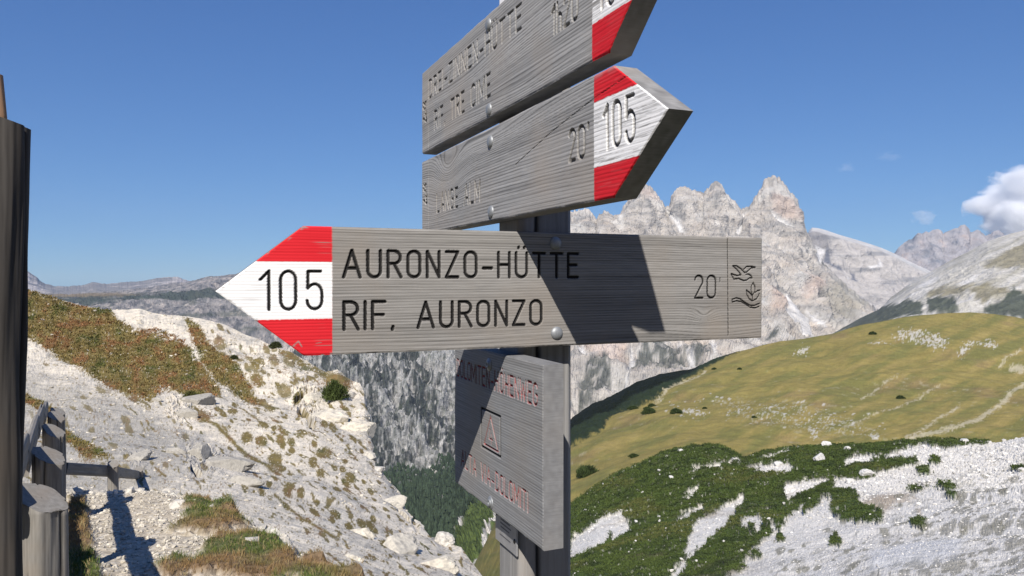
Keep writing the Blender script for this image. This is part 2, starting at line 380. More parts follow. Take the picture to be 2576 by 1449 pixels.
def paint_main(X, Y, G, ring, fib):
    e = 0.0004 * pnoise(X * 300, Y * 300, 2.2)
    px = 1 - sstep(-0.3290, -0.3282, X + e)
    bd = np.minimum(np.minimum(YT - Y, Y - YB), (X - np.where(Y > TIP, -0.4722 + (Y - TIP) * 1.27, -0.4722 + (TIP - Y) * 1.26)) * .62)
    wear = np.maximum(sstep(0.40, 0.62, fib + 0.45 * pnoise(X * 22, Y * 60, 4)) * .8, sstep(.15, .5, pnoise(X * 150, Y * 150, 6) + .35 * fib) * (1 - sstep(.0008, .0045, bd)))
    wh = px * sstep(-0.0545, -0.0538, Y + e) * (1 - sstep(0.0199, 0.0206, Y + e))
    rd = px * (1 - wh)
    scr = sstep(.0, 1, 1.2 - lined(X, Y, [(-.378, -.088), (-.372, -.083), (-.368, -.090)]) / .0012) + sstep(0, 1, 1.2 - lined(X, Y, [(-.350, -.0865), (-.343, -.0855)]) / .0007)
    return rd * (1 - np.clip(wear + scr * .8, 0, 1)), wh * (1 - 0.55 * wear)
mb = board("arrow_board", PMAIN, d1, -d2, mxl, lambda y: 0.3895, YB, YT, TH, st, M_MAIN, paint_main, knots=[(0.27, -0.062, 0.02, 0.010, 2.6), (0.30, -0.095, 0.10, 0.018, 2.2), (-.1, -.12, .28, .035, 3.0)], seed=1.3, ykeys=[TIP], gfreq=0.95)
tag(mb, "left-pointing board reading AURONZO-HÜTTE, RIF. AURONZO, 105"); under(mb)
for q in ((1397, 612), (1400, 838)):
    x, y = onmain(*q); dome_bolt(PMAIN + d1 * x + ZZ * y - d2 * 0.0003, -d2, .0098, .0048, M_STEEL, None).name = "bolt"
    o = bpy.context.scene.collection.objects[-1]; o.parent = mb; o.location = Vector(d1 * x + ZZ * y)
# --- upper boards
ux = -d2
def up_board(y0, y1, sh, tip, tipy, lines, paint, knots, seed, label, bolts, gfreq=1.0, xl0=-0.3785):
    def xr(y):
        return sh + (tip - sh) * ((y - y0) / (tipy - y0) if y < tipy else (y1 - y) / (y1 - tipy))
    o = board("arrow_board", PUP, ux, -d1, lambda y: xl0, xr, y0, y1, TH, lines, M_UP, paint, knots=knots, seed=seed, ykeys=[tipy], gfreq=gfreq, gdep=0.0030)
    tag(o, label); under(o)
    for bx, by in bolts:
        k = dome_bolt((0, 0, 0), -d1, .0098, .0046, M_STEEL, None); k.parent = o; k.location = Vector(ux * bx + ZZ * by); k.scale = (1.0,) * 3
    return o
def logo(x, y, s):
    def f(p): return [(x + (q[0] - 620) / 600 * s, y - (q[1] - 730) / 600 * s) for q in p]
    return [(f(p), .0016) for p in bird + flower]
def paint_up(y0, y1, sx, seed, worn):
    def f(X, Y, G, ring, fib):
        e = 0.0006 * pnoise(X * 250, Y * 250, 2.2 + seed)
        px = sstep(sx - .0004, sx + .0004, X + e)
        h = y1 - y0
        lo, hi = y0 + h * .2625, y0 + h * .775
        wh = px * sstep(lo, lo + .0008, Y + e) * (1 - sstep(hi, hi + .0008, Y + e)); rd = px - wh
        streak = sstep(.06, .20, fbm(X * 20 + seed, Y * 800, 3.0, 3) + 0.36 * pnoise(X * 14, Y * 50, seed) - 0.14 + worn * .06)
        edge = sstep(.0, 1, (0.35 * fib + .5) * 1.0) * (1 - sstep(0, .010, (y1 - Y))) * sstep(0.0, .6, pnoise(X * 60, Y * 60, seed) + .5)
        return rd * (1 - np.clip(streak * .10 + edge, 0, 1)), wh * (1 - streak * worn)
    return f
def z1(x, y): return onup((1200 + x / 2.07) * .8583, (y / 2.07) * .8583)
A1, B1, A2, B2 = 0.2475, 0.4080, 0.0872, 0.2310
L1 = text("DREI-ZINNEN-HÜTTE", -0.330, z1(675, 100)[0], 0.348, 0.034, .25, .0021)
L1 += text("RIF. TRE CIME", z1(150, 700)[0], z1(488, 600)[0], 0.281, 0.034, .25, .0021)
L1 += text("1h20'", z1(862, 100)[0], z1(1040, 50)[0], 0.2975 + .011, 0.036, .25, .0022)
L1 += text("105", 0.334, 0.400, 0.30, 0.047, .3, .0024)
L1 += logo(-0.357, 0.327, .027)
L1 += [([(-0.3335, .25), (-0.3335, .405)], .0009)]
L2 = text("LANGE ALM", z1(165, 1200)[0], z1(425, 1100)[0], 0.123, 0.033, .25, .0021)
z20 = z1(968, 985)
L2 += text("20'", z20[0], z1(1085, 900)[0], z20[1] + .001, 0.037, .25, .0022)
c0 = z1(1160, 920)
L2 += text("105", c0[0] + .006, z1(1360, 800)[0], c0[1] + .0015, 0.0475, .34, .0024)
L2 += logo(-0.357, 0.165, .027)
L2 += [([(-0.3335, .09), (-0.3335, .229)], .0007), ([z1(640, 1000), z1(860, 800), z1(1115, 600), z1(1330, 455)], .0005)]
up_board(A1, B1, .358, .4475, .328, L1, paint_up(A1, B1, .3215, 5, .95), [(-.12, .33, .25, .022, 3.0), (.1, .262, .2, .016, 2.4)], 5.1,
         "right-pointing top board reading DREI-ZINNEN-HÜTTE, RIF. TRE CIME", [(-.007, .391), (-.005, .2597)], 1.0)
up_board(A2, B2, .3685, .4712, .163, L2, paint_up(A2, B2, .3262, 9, .70), [(-.21, .186, .075, .038, 9.0), (-.02, .215, .22, .02, 4.0), (-.30, .13, .06, .02, 2.5)], 9.4,
         "right-pointing board reading LANGE ALM, 20', 105", [(0, .2093), (.0033, .1011)], 1.15, -0.3792)
# --- square board below
def z4(x, y, P=None): return onup((1200 + x / 1.99) * .8583, (960 + y / 1.99) * .8583, P)
DT, DB = -0.1150, -0.3610
def z5(x, y): return onup((1310 + x / 6.038) * .8583, (1060 + y / 6.038) * .8583)
L3 = text("DOLOMITEN-HÖHENWEG", -0.163, 0.172, -0.1715, 0.0285, .22, .0018)
L3 += text("ALTA VIA-DOLOMITI", -0.140, 0.140, -0.3240, 0.0270, .22, .0018)
LBOX = [([(-.042, -.209), (.040, -.209), (.040, -.270), (-.042, -.270), (-.042, -.209)], .0023)]
L3T = [([(-.0015, -.2155), (-.030, -.2640), (.030, -.2640), (-.0015, -.2155)], .0019), ([(-.004, -.236), (-.008, -.251), (.007, -.251)], .0014), ([(.002, -.243), (.002, -.258)], .0014)]
def paint_dolo(X, Y, G, ring, fib):
    z = np.zeros_like(X); return 1 - sstep(.0034, .0038, lined(X, Y, LBOX[0][0])), z
db = board("square_board", PUP, ux, -d1, lambda y: -0.1745, lambda y: 0.1905, DB, DT, TH, L3 + L3T + LBOX, M_DOLO, paint_dolo, seed=14.2, gfreq=1.0, gdep=.0032, knots=[(0.1, -.1, .3, .05, 2)], grain=.8)
tag(db, "square board with red letters DOLOMITEN-HÖHENWEG, ALTA VIA-DOLOMITI and triangle"); under(db)
# black paint in the little frame: recolour its groove through grain/white masks
for bx, by in ((-.005, -.1352), (.0007, -.3491)):
    k = dome_bolt((0, 0, 0), -d1, .0100, .0052, M_STEEL, None, "screw", socket=True); k.parent = db; k.location = Vector(ux * bx + ZZ * by)
# --- post: square timber with bevelled arrises
def loft(name, path, section, mat, parent=None, up=None, seed=0.0, gr=12.0, top_tilt=None, caps=True, jitter=0.0, cracks=0, paintfn=None, xdir=None):
    """solid swept along a path; section (n,2); grain runs along it"""
    P = np.asarray(path, float); n = len(section); sec = np.asarray(section, float)
    t = np.gradient(P, axis=0); t /= np.linalg.norm(t, axis=1)[:, None]
    xd = np.array(xdir if xdir is not None else [1, 0, 0], float)
    ex = xd[None] - (t @ xd)[:, None] * t; ex /= np.linalg.norm(ex, axis=1)[:, None]; ey = np.cross(t, ex)
    per = np.concatenate([[0], np.cumsum(np.linalg.norm(np.diff(sec, axis=0), axis=1))])
    L = np.concatenate([[0], np.cumsum(np.linalg.norm(np.diff(P, axis=0), axis=1))])
    th = np.arctan2(sec[:, 1], sec[:, 0])
    r0 = np.hypot(sec[:, 0], sec[:, 1])
    LL, TT = np.meshgrid(L, th, indexing='ij')
    rr = np.mean(r0)
    cx_, cy_ = np.cos(TT) * rr, np.sin(TT) * rr
    fine = fbm(cx_ / rr * gr * 6, cy_ / rr * gr * 6, LL * 6 + seed, 3)
    ring = fbm(cx_ / rr * gr * 1.3, cy_ / rr * gr * 1.3, LL * 2.0 + seed * 3, 5, 0.7)
    big = fbm(cx_ / rr * 1.3, cy_ / rr * 1.3, LL * 1.6 + seed * 7, 3)
    kn = np.zeros_like(LL)
    for c in range(int(L[-1] * 5) if jitter > .005 else 2):
        h1, h2 = (c * .618 + seed * .37) % 1, (c * .414 + seed * .71) % 1
        da = np.angle(np.exp(1j * (TT - (h1 * 6.28 - 3.14)))) * rr; dl = LL - h2 * L[-1]; rk = .006 + .012 * ((c * .77) % 1)
        kn = np.maximum(kn, np.exp(-((da / rk) ** 2 + (dl / (rk * 1.3)) ** 2)))
    G = np.clip(0.35 + 0.9 * ring + 0.45 * fine + .9 * kn, 0, 1)
    disp = jitter * (0.65 * big) - jitter * 0.09 * np.clip(ring, -1, 1)
    groove = np.zeros_like(LL)
    for c in range(cracks):
        a0 = -2.6 + 6.28 * ((c * 0.377 + seed * 0.13) % 1.0); l0 = (c * 0.31 + seed * .2) % 1 * L[-1]; ln = L[-1] * (.3 + .5 * ((c * .61 + seed) % 1))
        da = np.angle(np.exp(1j * (TT - a0 - 0.10 * pnoise(LL * 4, c, seed)))) * rr
        m = np.exp(-(da / (0.004 * (0.6 + .6 * rr / .09))) ** 2) * (1 - sstep(ln * .8, ln, np.abs(LL - l0)))
        groove = np.maximum(groove, m)
    rad = 1 + (disp - 0.010 * groove) / np.maximum(r0, 1e-4)[None]
    V = P[:, None] + ex[:, None] * (sec[None, :, 0] * rad)[..., None] + ey[:, None] * (sec[None, :, 1] * rad)[..., None]
    if top_tilt is not None:      # saw-cut slanted top: clamp the sweep against a plane
        tn, tp = np.array(top_tilt[0], float), np.array(top_tilt[1], float); tn /= np.linalg.norm(tn)
        k = (V - tp) @ tn; over = np.maximum(k, 0)
        V = V - over[..., None] * (ZZ / (tn @ ZZ))[None, None]
    red = np.zeros_like(LL); wh = red.copy()
    if paintfn: red, wh = paintfn(V)
    A = np.stack([red, wh, sstep(.3, .8, groove), G], -1)
    Vf = V.reshape(-1, 3); Af = A.reshape(-1, 4); faces = [gridfaces(len(P), n, wrap=True)]
    ends = []
    if caps:
        for row, s_ in ((0, -1), (len(P) - 1, 1)):
            ring_v = V[row]; c = ring_v.mean(0); K = 9; off = len(Vf); vs = []; aa = []
            for q in range(K):
                f_ = 1 - q / (K - 1) if q < K - 1 else 0.02
                pt = c + (ring_v - c) * f_; vs.append(pt)
                g = np.clip(0.20 + 0.12 * math.sin(q * 2.4) + 0.6 * fbm(pt[:, 0] * 60, pt[:, 1] * 60, pt[:, 2] * 60, 2), 0, 1)
                aa.append(np.stack([g * 0, g * 0, g * 0, g], -1))
            Vf = np.concatenate([Vf] + vs); Af = np.concatenate([Af] + aa)
            f = gridfaces(K, n, off, wrap=True, flip=(s_ < 0)); faces.append(f); ends.append(len(f))
    o = new_mesh(name, Vf - P[0], faces, mat, parent, smooth=True, attrs={"paint": Af})
    o.location = P[0]
    if caps:
        sm = np.ones(len(o.data.polygons), bool); sm[len(faces[0]):] = False; o.data.polygons.foreach_set("use_smooth", sm)
    return o
def square_section(w_, c, n=30):
    h = w_ / 2; pts = []
    cor = [(h, -h + c), (h, h - c), (h - c, h), (-h + c, h), (-h, h - c), (-h, -h + c), (-h + c, -h), (h - c, -h)]
    for i in range(8):
        a_, b_ = np.array(cor[i]), np.array(cor[(i + 1) % 8]); k = n if i % 2 == 0 else 3
        for q in range(k): pts.append(a_ + (b_ - a_) * q / k)
    return np.array(pts)
def post_paint(V):
    z = V[..., 2] - EZ; wmask = sstep(.40, .402, z); return z * 0, wmask
pp = [PC * [1, 1, 0] + ZZ * z for z in np.linspace(-0.5, EZ + 0.62, 150)]
po = loft("post", pp, square_section(PW, .008), M_POST, seed=2.7, gr=9, jitter=.0016, cracks=3, paintfn=post_paint, xdir=d1)
under(po)
# --- small metal plate on the post face
pl_tl, pl_br = z4(524, 1140, PB), z4(650, 1335, PB); pl_bl = z4(524, 1243, PB)
pc = PB - np.array([0, 0, 0.0])
def boxmesh(name, c, ax, ay, az_, hx, hy, hz, mat, parent, bev=0.0):
    V = []; c = np.array(c, float)
    for sz in (-1, 1):
        for sx, sy in ((-1, -1), (1, -1), (1, 1), (-1, 1)): V.append(c + ax * hx * sx + ay * hy * sy + az_ * hz * sz)
    fc = [(0, 3, 2, 1), (4, 5, 6, 7), (0, 1, 5, 4), (1, 2, 6, 5), (2, 3, 7, 6), (3, 0, 4, 7)]
    o = new_mesh(name, np.array(V), np.array(fc), mat, parent)
    if bev:
        m = o.modifiers.new("bevel", 'BEVEL'); m.width = bev; m.segments = 2
    return o
px0, px1 = -0.0435, 0.0435; pz1 = pl_bl[1] * .5 + pl_br[1] * .5; pz0 = pz1 + 0.063
pcen = PB + ux * 0 + ZZ * ((pz0 + pz1) / 2)
plate = boxmesh("plate", (0, 0, 0), ux, ZZ, -d1, .0435, (pz0 - pz1) / 2, .0014, M_PLATE, None, .0008)
plate.location = pcen - d1 * .0034; tag(plate, "small dull metal plate screwed to the post"); under(plate)
for sx, sy in ((-.037, .012), (.036, -.010)):
    k = dome_bolt((0, 0, 0), -d1, .0036, .002, M_BLACK, None, "screw"); k.parent = plate; k.location = Vector(ux * sx + ZZ * sy - d1 * .0014)
for i, (yy, x0_, x1_) in enumerate(((.020, .008, .026), (.008, -.02, .018), (.002, -.022, .022), (-.004, -.02, .015), (-.017, -.024, .02))):
    k = boxmesh("print_line", (0, 0, 0), ux, ZZ, -d1, (x1_ - x0_) / 2, .0028 if i == 0 else .0009, .0002, M_INK, plate); k.location = Vector(ux * ((x0_ + x1_) / 2) + ZZ * yy - d1 * .0016)

exec_terrain = True
# ------------------------------------------------------------------ terrain layers
def layer(name, rows, u0, u1, du, segs, colfn, mat, amp=1.0, freq=1.0, octv=6, gain=0.52, ridged=False, aniso=(1, 1, 1), back=None, ampfn=None, smooth=False, front=None, extra=None, smoothD=9, jag=0):
    """landform measured column by column: rows run from its foot to its crest, each a list (u, v, distance)"""
    us = np.arange(u0, u1 + du, du); R = []; jj = jag * (fbm(us / 13, 3.3, 1.0, 4, .62, ridged=True) - .3) if jag else 0
    for ri, r in enumerate(rows):
        rows_last = r if ri == len(rows) - 1 else None; r0_ = r; r = np.array(r, float); vv = np.interp(us, r[:, 0], r[:, 1]); qq = np.interp(us, r[:, 0], 1 / r[:, 2])
        if smoothD > 1: k = np.ones(smoothD) / smoothD; qq = np.convolve(np.pad(qq, smoothD // 2, mode='edge'), k, 'valid')[:len(us)]
        if rows_last is not None: vv = vv - jj
        R.append((vv, qq))
    VV = []; QQ = []
    for i in range(len(R) - 1):
        n = segs[i]; tt = np.linspace(0, 1, n, endpoint=(i == len(R) - 2))
        for t in tt: VV.append(R[i][0] * (1 - t) + R[i + 1][0] * t); QQ.append(R[i][1] * (1 - t) + R[i + 1][1] * t)
    VV = np.array(VV); QQ = np.array(QQ)
    # soften the kinks between control rows but keep crest and foot
    for _ in range(max(2, min(segs) // 6)):
        QQ[1:-1] = (QQ[:-2] + 2 * QQ[1:-1] + QQ[2:]) / 4
    UU = np.repeat(us[None], len(VV), 0)
    P = at(UU, VV, 1 / QQ)
    nfront = 0
    if front:
        dist, drop, n = front; ext = []
        dirv = P[0] - [0, 0, EZ]; dirv[:, 2] = 0; dirv /= np.linalg.norm(dirv, axis=1)[:, None]
        for k in range(n, 0, -1): ext.append(P[0] - dirv * dist * k / n - ZZ * drop * k / n)
        P = np.concatenate([np.array(ext), P]); UU = np.concatenate([np.repeat(us[None], n, 0), UU]); VV = np.concatenate([np.repeat(VV[:1], n, 0), VV]); nfront = n
    if back:
        dist, drop, n = back; ext = []
        dirv = P[-1] - [0, 0, EZ]; dirv[:, 2] = 0; dirv /= np.linalg.norm(dirv, axis=1)[:, None]
        for k in range(1, n + 1):
            f = k / n; ext.append(P[-1] + dirv * dist * f - ZZ * drop * f ** 1.3)
        P = np.concatenate([P, np.array(ext)]); UU = np.concatenate([UU, np.repeat(us[None], n, 0)]); VV = np.concatenate([VV, np.repeat(VV[-1:], n, 0)])
    gu = np.gradient(P, axis=1); gv = np.gradient(P, axis=0)
    N = np.cross(gu, gv); N /= np.linalg.norm(N, axis=2)[..., None] + 1e-9
    N = np.where((N[..., 2:3] < 0) & (np.abs(N[..., 2:3]) > .02), -N, N)
    for _ in range(6):
        N[1:-1, 1:-1] = (N[:-2, 1:-1] + N[2:, 1:-1] + N[1:-1, :-2] + N[1:-1, 2:]) / 4
    N /= np.linalg.norm(N, axis=2)[..., None] + 1e-9
    A = amp if ampfn is None else amp * ampfn(UU, VV, P)
    x, y, z = P[..., 0] * freq * aniso[0], P[..., 1] * freq * aniso[1], P[..., 2] * freq * aniso[2]
    nz = fbm(x, y, z, octv, gain, ridged=ridged)
    if ridged: nz = nz - 0.35
    if extra is not None: nz = nz + extra(UU, VV, P)
    P2 = P + N * (A * nz)[..., None] if np.ndim(A) else P + N * (A * nz)[..., None]
    C = colfn(UU, VV, P2, nz)
    o = new_mesh(name, P2.reshape(-1, 3), gridfaces(*UU.shape), mat, smooth=smooth, attrs={"Col": np.clip(C, 0, 1).reshape(-1, 3)})
    return o, UU, VV, P2, N
def col(*c): return np.array(c, float)
def fill(shape, c): return np.broadcast_to(np.asarray(c, float), shape + (3,)).copy()
def Z3(pts): return [(51.5 + x * .3791, 652.3 + y * .3791) for x, y in pts]
def Z8(pts): return [(1433 + x * .4431, 1072.9 + y * .4431) for x, y in pts]
def Z7(pts): return [(1433.4 + x * .4431, 772.5 + y * .4431) for x, y in pts]
def Z6(pts): return [(1931 + x * .3257, 386 + y * .3257) for x, y in pts]
def Z5(pts): return [(1416 + x * .3257, 429 + y * .3257) for x, y in pts]

M_MTN = terrain_mat("dolomite_rock_far", 60, 0.9, 0.22)
M_MTN2 = terrain_mat("dolomite_rock_mid", 25, 0.8, 0.25)
M_HILL = terrain_mat("scree_and_turf", 0.7, 0.45, 0.18)
M_MEADOW = terrain_mat("alpine_meadow", 6, 0.35, 0.16)
M_SCREE = terrain_mat("white_scree", 0.8, 0.5, 0.16)
M_NEAR = terrain_mat("gravel_path", 0.035, 0.9, 0.28)

ROCK = col(.45, .41, .36); ROCKW = col(.50, .42, .34); ROCKD = col(.25, .245, .235); SCREE = col(.56, .54, .50)
VEG = col(.055, .072, .030); SHADEVEG = col(.028, .042, .022); GOLD = col(.235, .205, .060)

# --- the big rock range on the right
sil = [(560, 800), (640, 765), (760, 722), (900, 680), (1000, 640), (1300, 590), (1400, 560), (1436, 540), (1445, 530), (1475, 525), (1486, 540), (1499, 563), (1509, 540), (1528, 538), (1553, 545), (1565, 528), (1579, 515), (1595, 494), (1608, 483), (1624, 471), (1641, 483), (1657, 497), (1668, 512), (1677, 523), (1686, 517), (1692, 496), (1703, 478), (1715, 473), (1725, 475), (1745, 486), (1766, 491), (1774, 480), (1781, 475), (1792, 465), (1804, 457), (1817, 466), (1822, 480), (1828, 492), (1846, 510), (1865, 533), (1876, 526), (1885, 519), (1898, 499), (1911, 484), (1920, 470), (1927, 462), (1936, 453), (1947, 449), (1957, 452), (1966, 458), (1976, 470), (1983, 484), (1996, 496), (2005, 507), (2007, 530), (2009, 550), (2015, 572), (2029, 598), (2048, 627), (2074, 666), (2087, 679), (2120, 715), (2170, 755), (2240, 800), (2400, 880), (2700, 960)]
top = [(u, v, 4000) for u, v in sil]
shl = [(u, max(v + 45, 600 + 0.02 * (u - 1436)) if u < 2040 else v + 30, 3750) for u, v in sil]
mid = [(560, 850, 3300), (1000, 780, 3300), (1500, 720, 3300), (1900, 700, 3250), (2000, 715, 3300), (2120, 790, 3300), (2240, 850, 3300), (2700, 980, 3300)]
low = [(1000, 900, 2700), (1500, 880, 2700), (1800, 860, 2700), (2100, 880, 2800), (2700, 1000, 2900)]
bot = [(1000, 1130, 2100), (1440, 1120, 2000), (1700, 1000, 2200), (2100, 960, 2400), (2700, 1020, 2500)]
gul = [Z6([(115, 1090), (160, 1060), (250, 1190), (330, 1260), (370, 1400), (260, 1420), (220, 1340), (110, 1240), (155, 1180)])]
gul += [Z5([(1330, 495), (1350, 430), (1390, 340), (1410, 340), (1390, 430), (1360, 500)]), Z5([(780, 300), (850, 340), (900, 400), (940, 490), (900, 480), (840, 370)]), Z5([(1170, 390), (1195, 430), (1190, 460), (1160, 420)]), Z5([(1590, 330), (1690, 380), (1770, 460), (1740, 465), (1640, 390)]), Z6([(20, 480), (120, 530), (190, 600), (160, 610), (60, 540)])]
gul += [Z6([(355, 725), (440, 760), (400, 860), (380, 800)]), Z6([(300, 1190), (380, 1250), (470, 1350), (440, 1350), (340, 1260)]), Z7([(280, 520), (330, 370), (350, 260), (370, 330), (330, 430), (270, 500), (200, 560), (150, 570)]), Z7([(600, 210), (690, 340), (730, 350), (640, 215)]), Z7([(790, 200), (815, 290), (830, 290), (820, 200)]), Z7([(60, 230), (120, 330), (100, 340), (40, 250)])]
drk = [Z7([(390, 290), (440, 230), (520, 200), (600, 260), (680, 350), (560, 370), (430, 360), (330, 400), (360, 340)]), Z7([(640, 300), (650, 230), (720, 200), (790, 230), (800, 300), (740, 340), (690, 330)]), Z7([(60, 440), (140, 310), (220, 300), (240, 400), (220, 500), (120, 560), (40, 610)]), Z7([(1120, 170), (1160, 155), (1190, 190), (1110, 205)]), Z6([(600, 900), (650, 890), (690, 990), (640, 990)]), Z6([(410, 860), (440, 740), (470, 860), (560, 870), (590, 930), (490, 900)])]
pink = [Z5([(1600, 240), (1640, 200), (1740, 240), (1800, 400), (1720, 420), (1640, 380)]), Z6([(80, 1080), (140, 1100), (160, 1180), (100, 1260), (20, 1240), (0, 1120)]), Z6([(280, 980), (420, 950), (400, 1050), (300, 1140), (260, 1060)]), Z5([(600, 150), (660, 150), (740, 240), (700, 260), (620, 220)]), Z7([(100, 250), (330, 230), (300, 330), (180, 340)])]
grass_mtn = [Z6([(400, 1080), (560, 950), (700, 1050), (820, 1160), (620, 1280), (500, 1290), (420, 1200)])]
def col_mtn(U, V, P, nz):
    x, y, z = P[..., 0] / 400, P[..., 1] / 400, P[..., 2] / 400
    n1 = fbm(x * 2, y * 2, z * 5, 5, .6); n2 = fbm(x * 6 + 4, y * 6, z * 2.2, 4, .6)
    C = fill(U.shape, ROCK); bed = fbm(x * .7, y * .7, z * 13 + n1, 4, .6); C = mixc(C, ROCKW, sstep(-.05, .5, n1) * .6); C = mixc(C, ROCKD, sstep(.02, .25, bed) * .55); C = mixc(C, SCREE, sstep(.05, .3, -bed) * .35); C = mixc(C, ROCKD * .8, sstep(.03, .4, n2) * .85)
    C = mixc(C, SCREE, sstep(.05, .35, fbm(x * 2.6, y * 2.6, z * .9, 4, .5)) * .55)
    wob = 7 * n2 + 6 * n1
    for p in pink: C = mixc(C, col(.52, .36, .28), sstep(-12, 12, polyd(U, V, p) + wob * 1.5) * .38)
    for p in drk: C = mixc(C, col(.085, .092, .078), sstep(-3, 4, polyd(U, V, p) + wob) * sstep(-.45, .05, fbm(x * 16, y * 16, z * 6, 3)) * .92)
    for p in grass_mtn: C = mixc(C, col(.30, .28, .22), sstep(-20, 20, polyd(U, V, p) + wob) * .55)
    for p in gul: C = mixc(C, col(.64, .62, .59), sstep(-3, 4, polyd(U, V, p) + wob * .4) * .9)
    # smooth scree-capped plateau on the right shoulder
    pl = 0 * sstep(2036, 2060, U) * (1 - sstep(8, 20, V - np.interp(U, [q[0] for q in sil], [q[1] for q in sil]))); C = mixc(C, SCREE, pl * .7)
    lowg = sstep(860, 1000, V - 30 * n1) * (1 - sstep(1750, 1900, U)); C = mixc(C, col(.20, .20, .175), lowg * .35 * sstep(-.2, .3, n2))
    return C * .95 * (1 + .14 * fbm(x * 30, y * 30, z * 14, 3) + .16 * fbm(x * 3.5, y * 3.5, z * .7, 4))[..., None]
def amp_mtn(U, V, P):
    t = np.interp(U, [q[0] for q in sil], [q[1] for q in sil]); a = 0.45 + 0.75 * sstep(0, 60, V - t)
    a = np.where((U > 2038) & (V < t + 30), .12, a)
    for p in gul: a = a * (1 - .8 * sstep(-4, 8, polyd(U, V, p)))
    return a
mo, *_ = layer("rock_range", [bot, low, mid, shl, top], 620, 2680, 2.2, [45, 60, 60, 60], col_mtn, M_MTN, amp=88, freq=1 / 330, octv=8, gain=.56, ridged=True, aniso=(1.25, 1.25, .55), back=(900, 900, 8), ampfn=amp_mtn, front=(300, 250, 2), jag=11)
tag(mo, kind="structure"); mo.name = "mountains"

# --- the stepped, flat-topped shoulder further back
sil8 = [(1900, 640), (2000, 606), (2030, 590), (2035, 580), (2042, 573), (2060, 575), (2078, 580), (2117, 593), (2175, 610), (2218, 624), (2250, 638), (2300, 664), (2380, 700), (2500, 740), (2800, 800)]
def col8(U, V, P, nz):
    x, y, z = P[..., 0] / 500, P[..., 1] / 500, P[..., 2] / 500; t = V - np.interp(U, [q[0] for q in sil8], [q[1] for q in sil8])
    n1 = fbm(x * 2, y * 2, z * 2, 5, .6); bd = fbm(x * .8 + n1 * .3, y * .8, z * 11, 4, .6); C = fill(U.shape, (.43, .40, .37))
    C = mixc(C, col(.20, .20, .205), sstep(.0, .28, bd + .3 * n1) * .8); C = mixc(C, col(.58, .56, .53), (1 - sstep(6, 13, t + 5 * n1)) * .9)
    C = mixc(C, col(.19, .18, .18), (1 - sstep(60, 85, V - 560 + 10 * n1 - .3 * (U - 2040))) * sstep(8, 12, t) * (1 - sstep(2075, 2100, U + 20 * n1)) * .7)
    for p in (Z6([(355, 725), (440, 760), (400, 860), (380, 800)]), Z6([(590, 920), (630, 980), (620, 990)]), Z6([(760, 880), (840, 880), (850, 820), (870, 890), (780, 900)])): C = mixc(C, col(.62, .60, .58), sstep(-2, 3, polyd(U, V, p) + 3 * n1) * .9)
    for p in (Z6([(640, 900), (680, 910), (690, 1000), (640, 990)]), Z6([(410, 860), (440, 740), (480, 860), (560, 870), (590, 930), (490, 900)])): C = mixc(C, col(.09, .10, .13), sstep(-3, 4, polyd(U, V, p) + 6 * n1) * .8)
    return C
def amp8(U, V, P):
    t = V - np.interp(U, [q[0] for q in sil8], [q[1] for q in sil8]); return .08 + .9 * sstep(6, 30, t)
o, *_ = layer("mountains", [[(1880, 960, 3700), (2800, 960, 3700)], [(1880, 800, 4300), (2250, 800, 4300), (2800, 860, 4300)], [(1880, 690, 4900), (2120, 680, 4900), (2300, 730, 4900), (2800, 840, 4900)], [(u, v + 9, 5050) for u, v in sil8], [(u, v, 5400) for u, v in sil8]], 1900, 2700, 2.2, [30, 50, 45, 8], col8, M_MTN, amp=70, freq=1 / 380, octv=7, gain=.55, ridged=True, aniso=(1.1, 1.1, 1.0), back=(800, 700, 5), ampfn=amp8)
tag(o, kind="structure")

# --- far jagged crest behind it on the right
sil2 = [(2150, 720), (2230, 660), (2250, 635), (2262, 622), (2273, 614), (2285, 606), (2296, 604), (2303, 594), (2309, 588), (2318, 590), (2328, 583), (2336, 586), (2347, 579), (2358, 578), (2365, 582), (2371, 592), (2380, 586), (2388, 582), (2400, 578), (2411, 576), (2418, 570), (2426, 567), (2432, 574), (2439, 588), (2448, 586), (2459, 580), (2466, 583), (2478, 593), (2491, 590), (2500, 584), (2511, 580), (2519, 586), (2527, 594), (2545, 600), (2575, 606), (2800, 640)]
def col_far(U, V, P, nz):
    x, y, z = P[..., 0] / 400, P[..., 1] / 400, P[..., 2] / 400; n1 = fbm(x * 3, y * 3, z * 3, 5, .6)
    C = fill(U.shape, (.33, .31, .31)); C = mixc(C, col(.17, .18, .20), sstep(.0, .4, n1)); return mixc(C, col(.44, .36, .32), sstep(.1, .5, -n1))
o, *_ = layer("mountains", [[(2100, 900, 5300), (2900, 900, 5300)], [(2100, 720, 5900), (2900, 720, 5900)], [(u, v, 6400) for u, v in sil2]], 2100, 2760, 2.2, [30, 70], col_far, M_MTN, amp=75, freq=1 / 420, octv=6, gain=.6, ridged=True, aniso=(1.5, 1.5, .6), back=(800, 900, 5), ampfn=lambda U, V, P: .35 + .65 * sstep(0, 40, V - np.interp(U, [q[0] for q in sil2], [q[1] for q in sil2])))
tag(o, kind="structure")

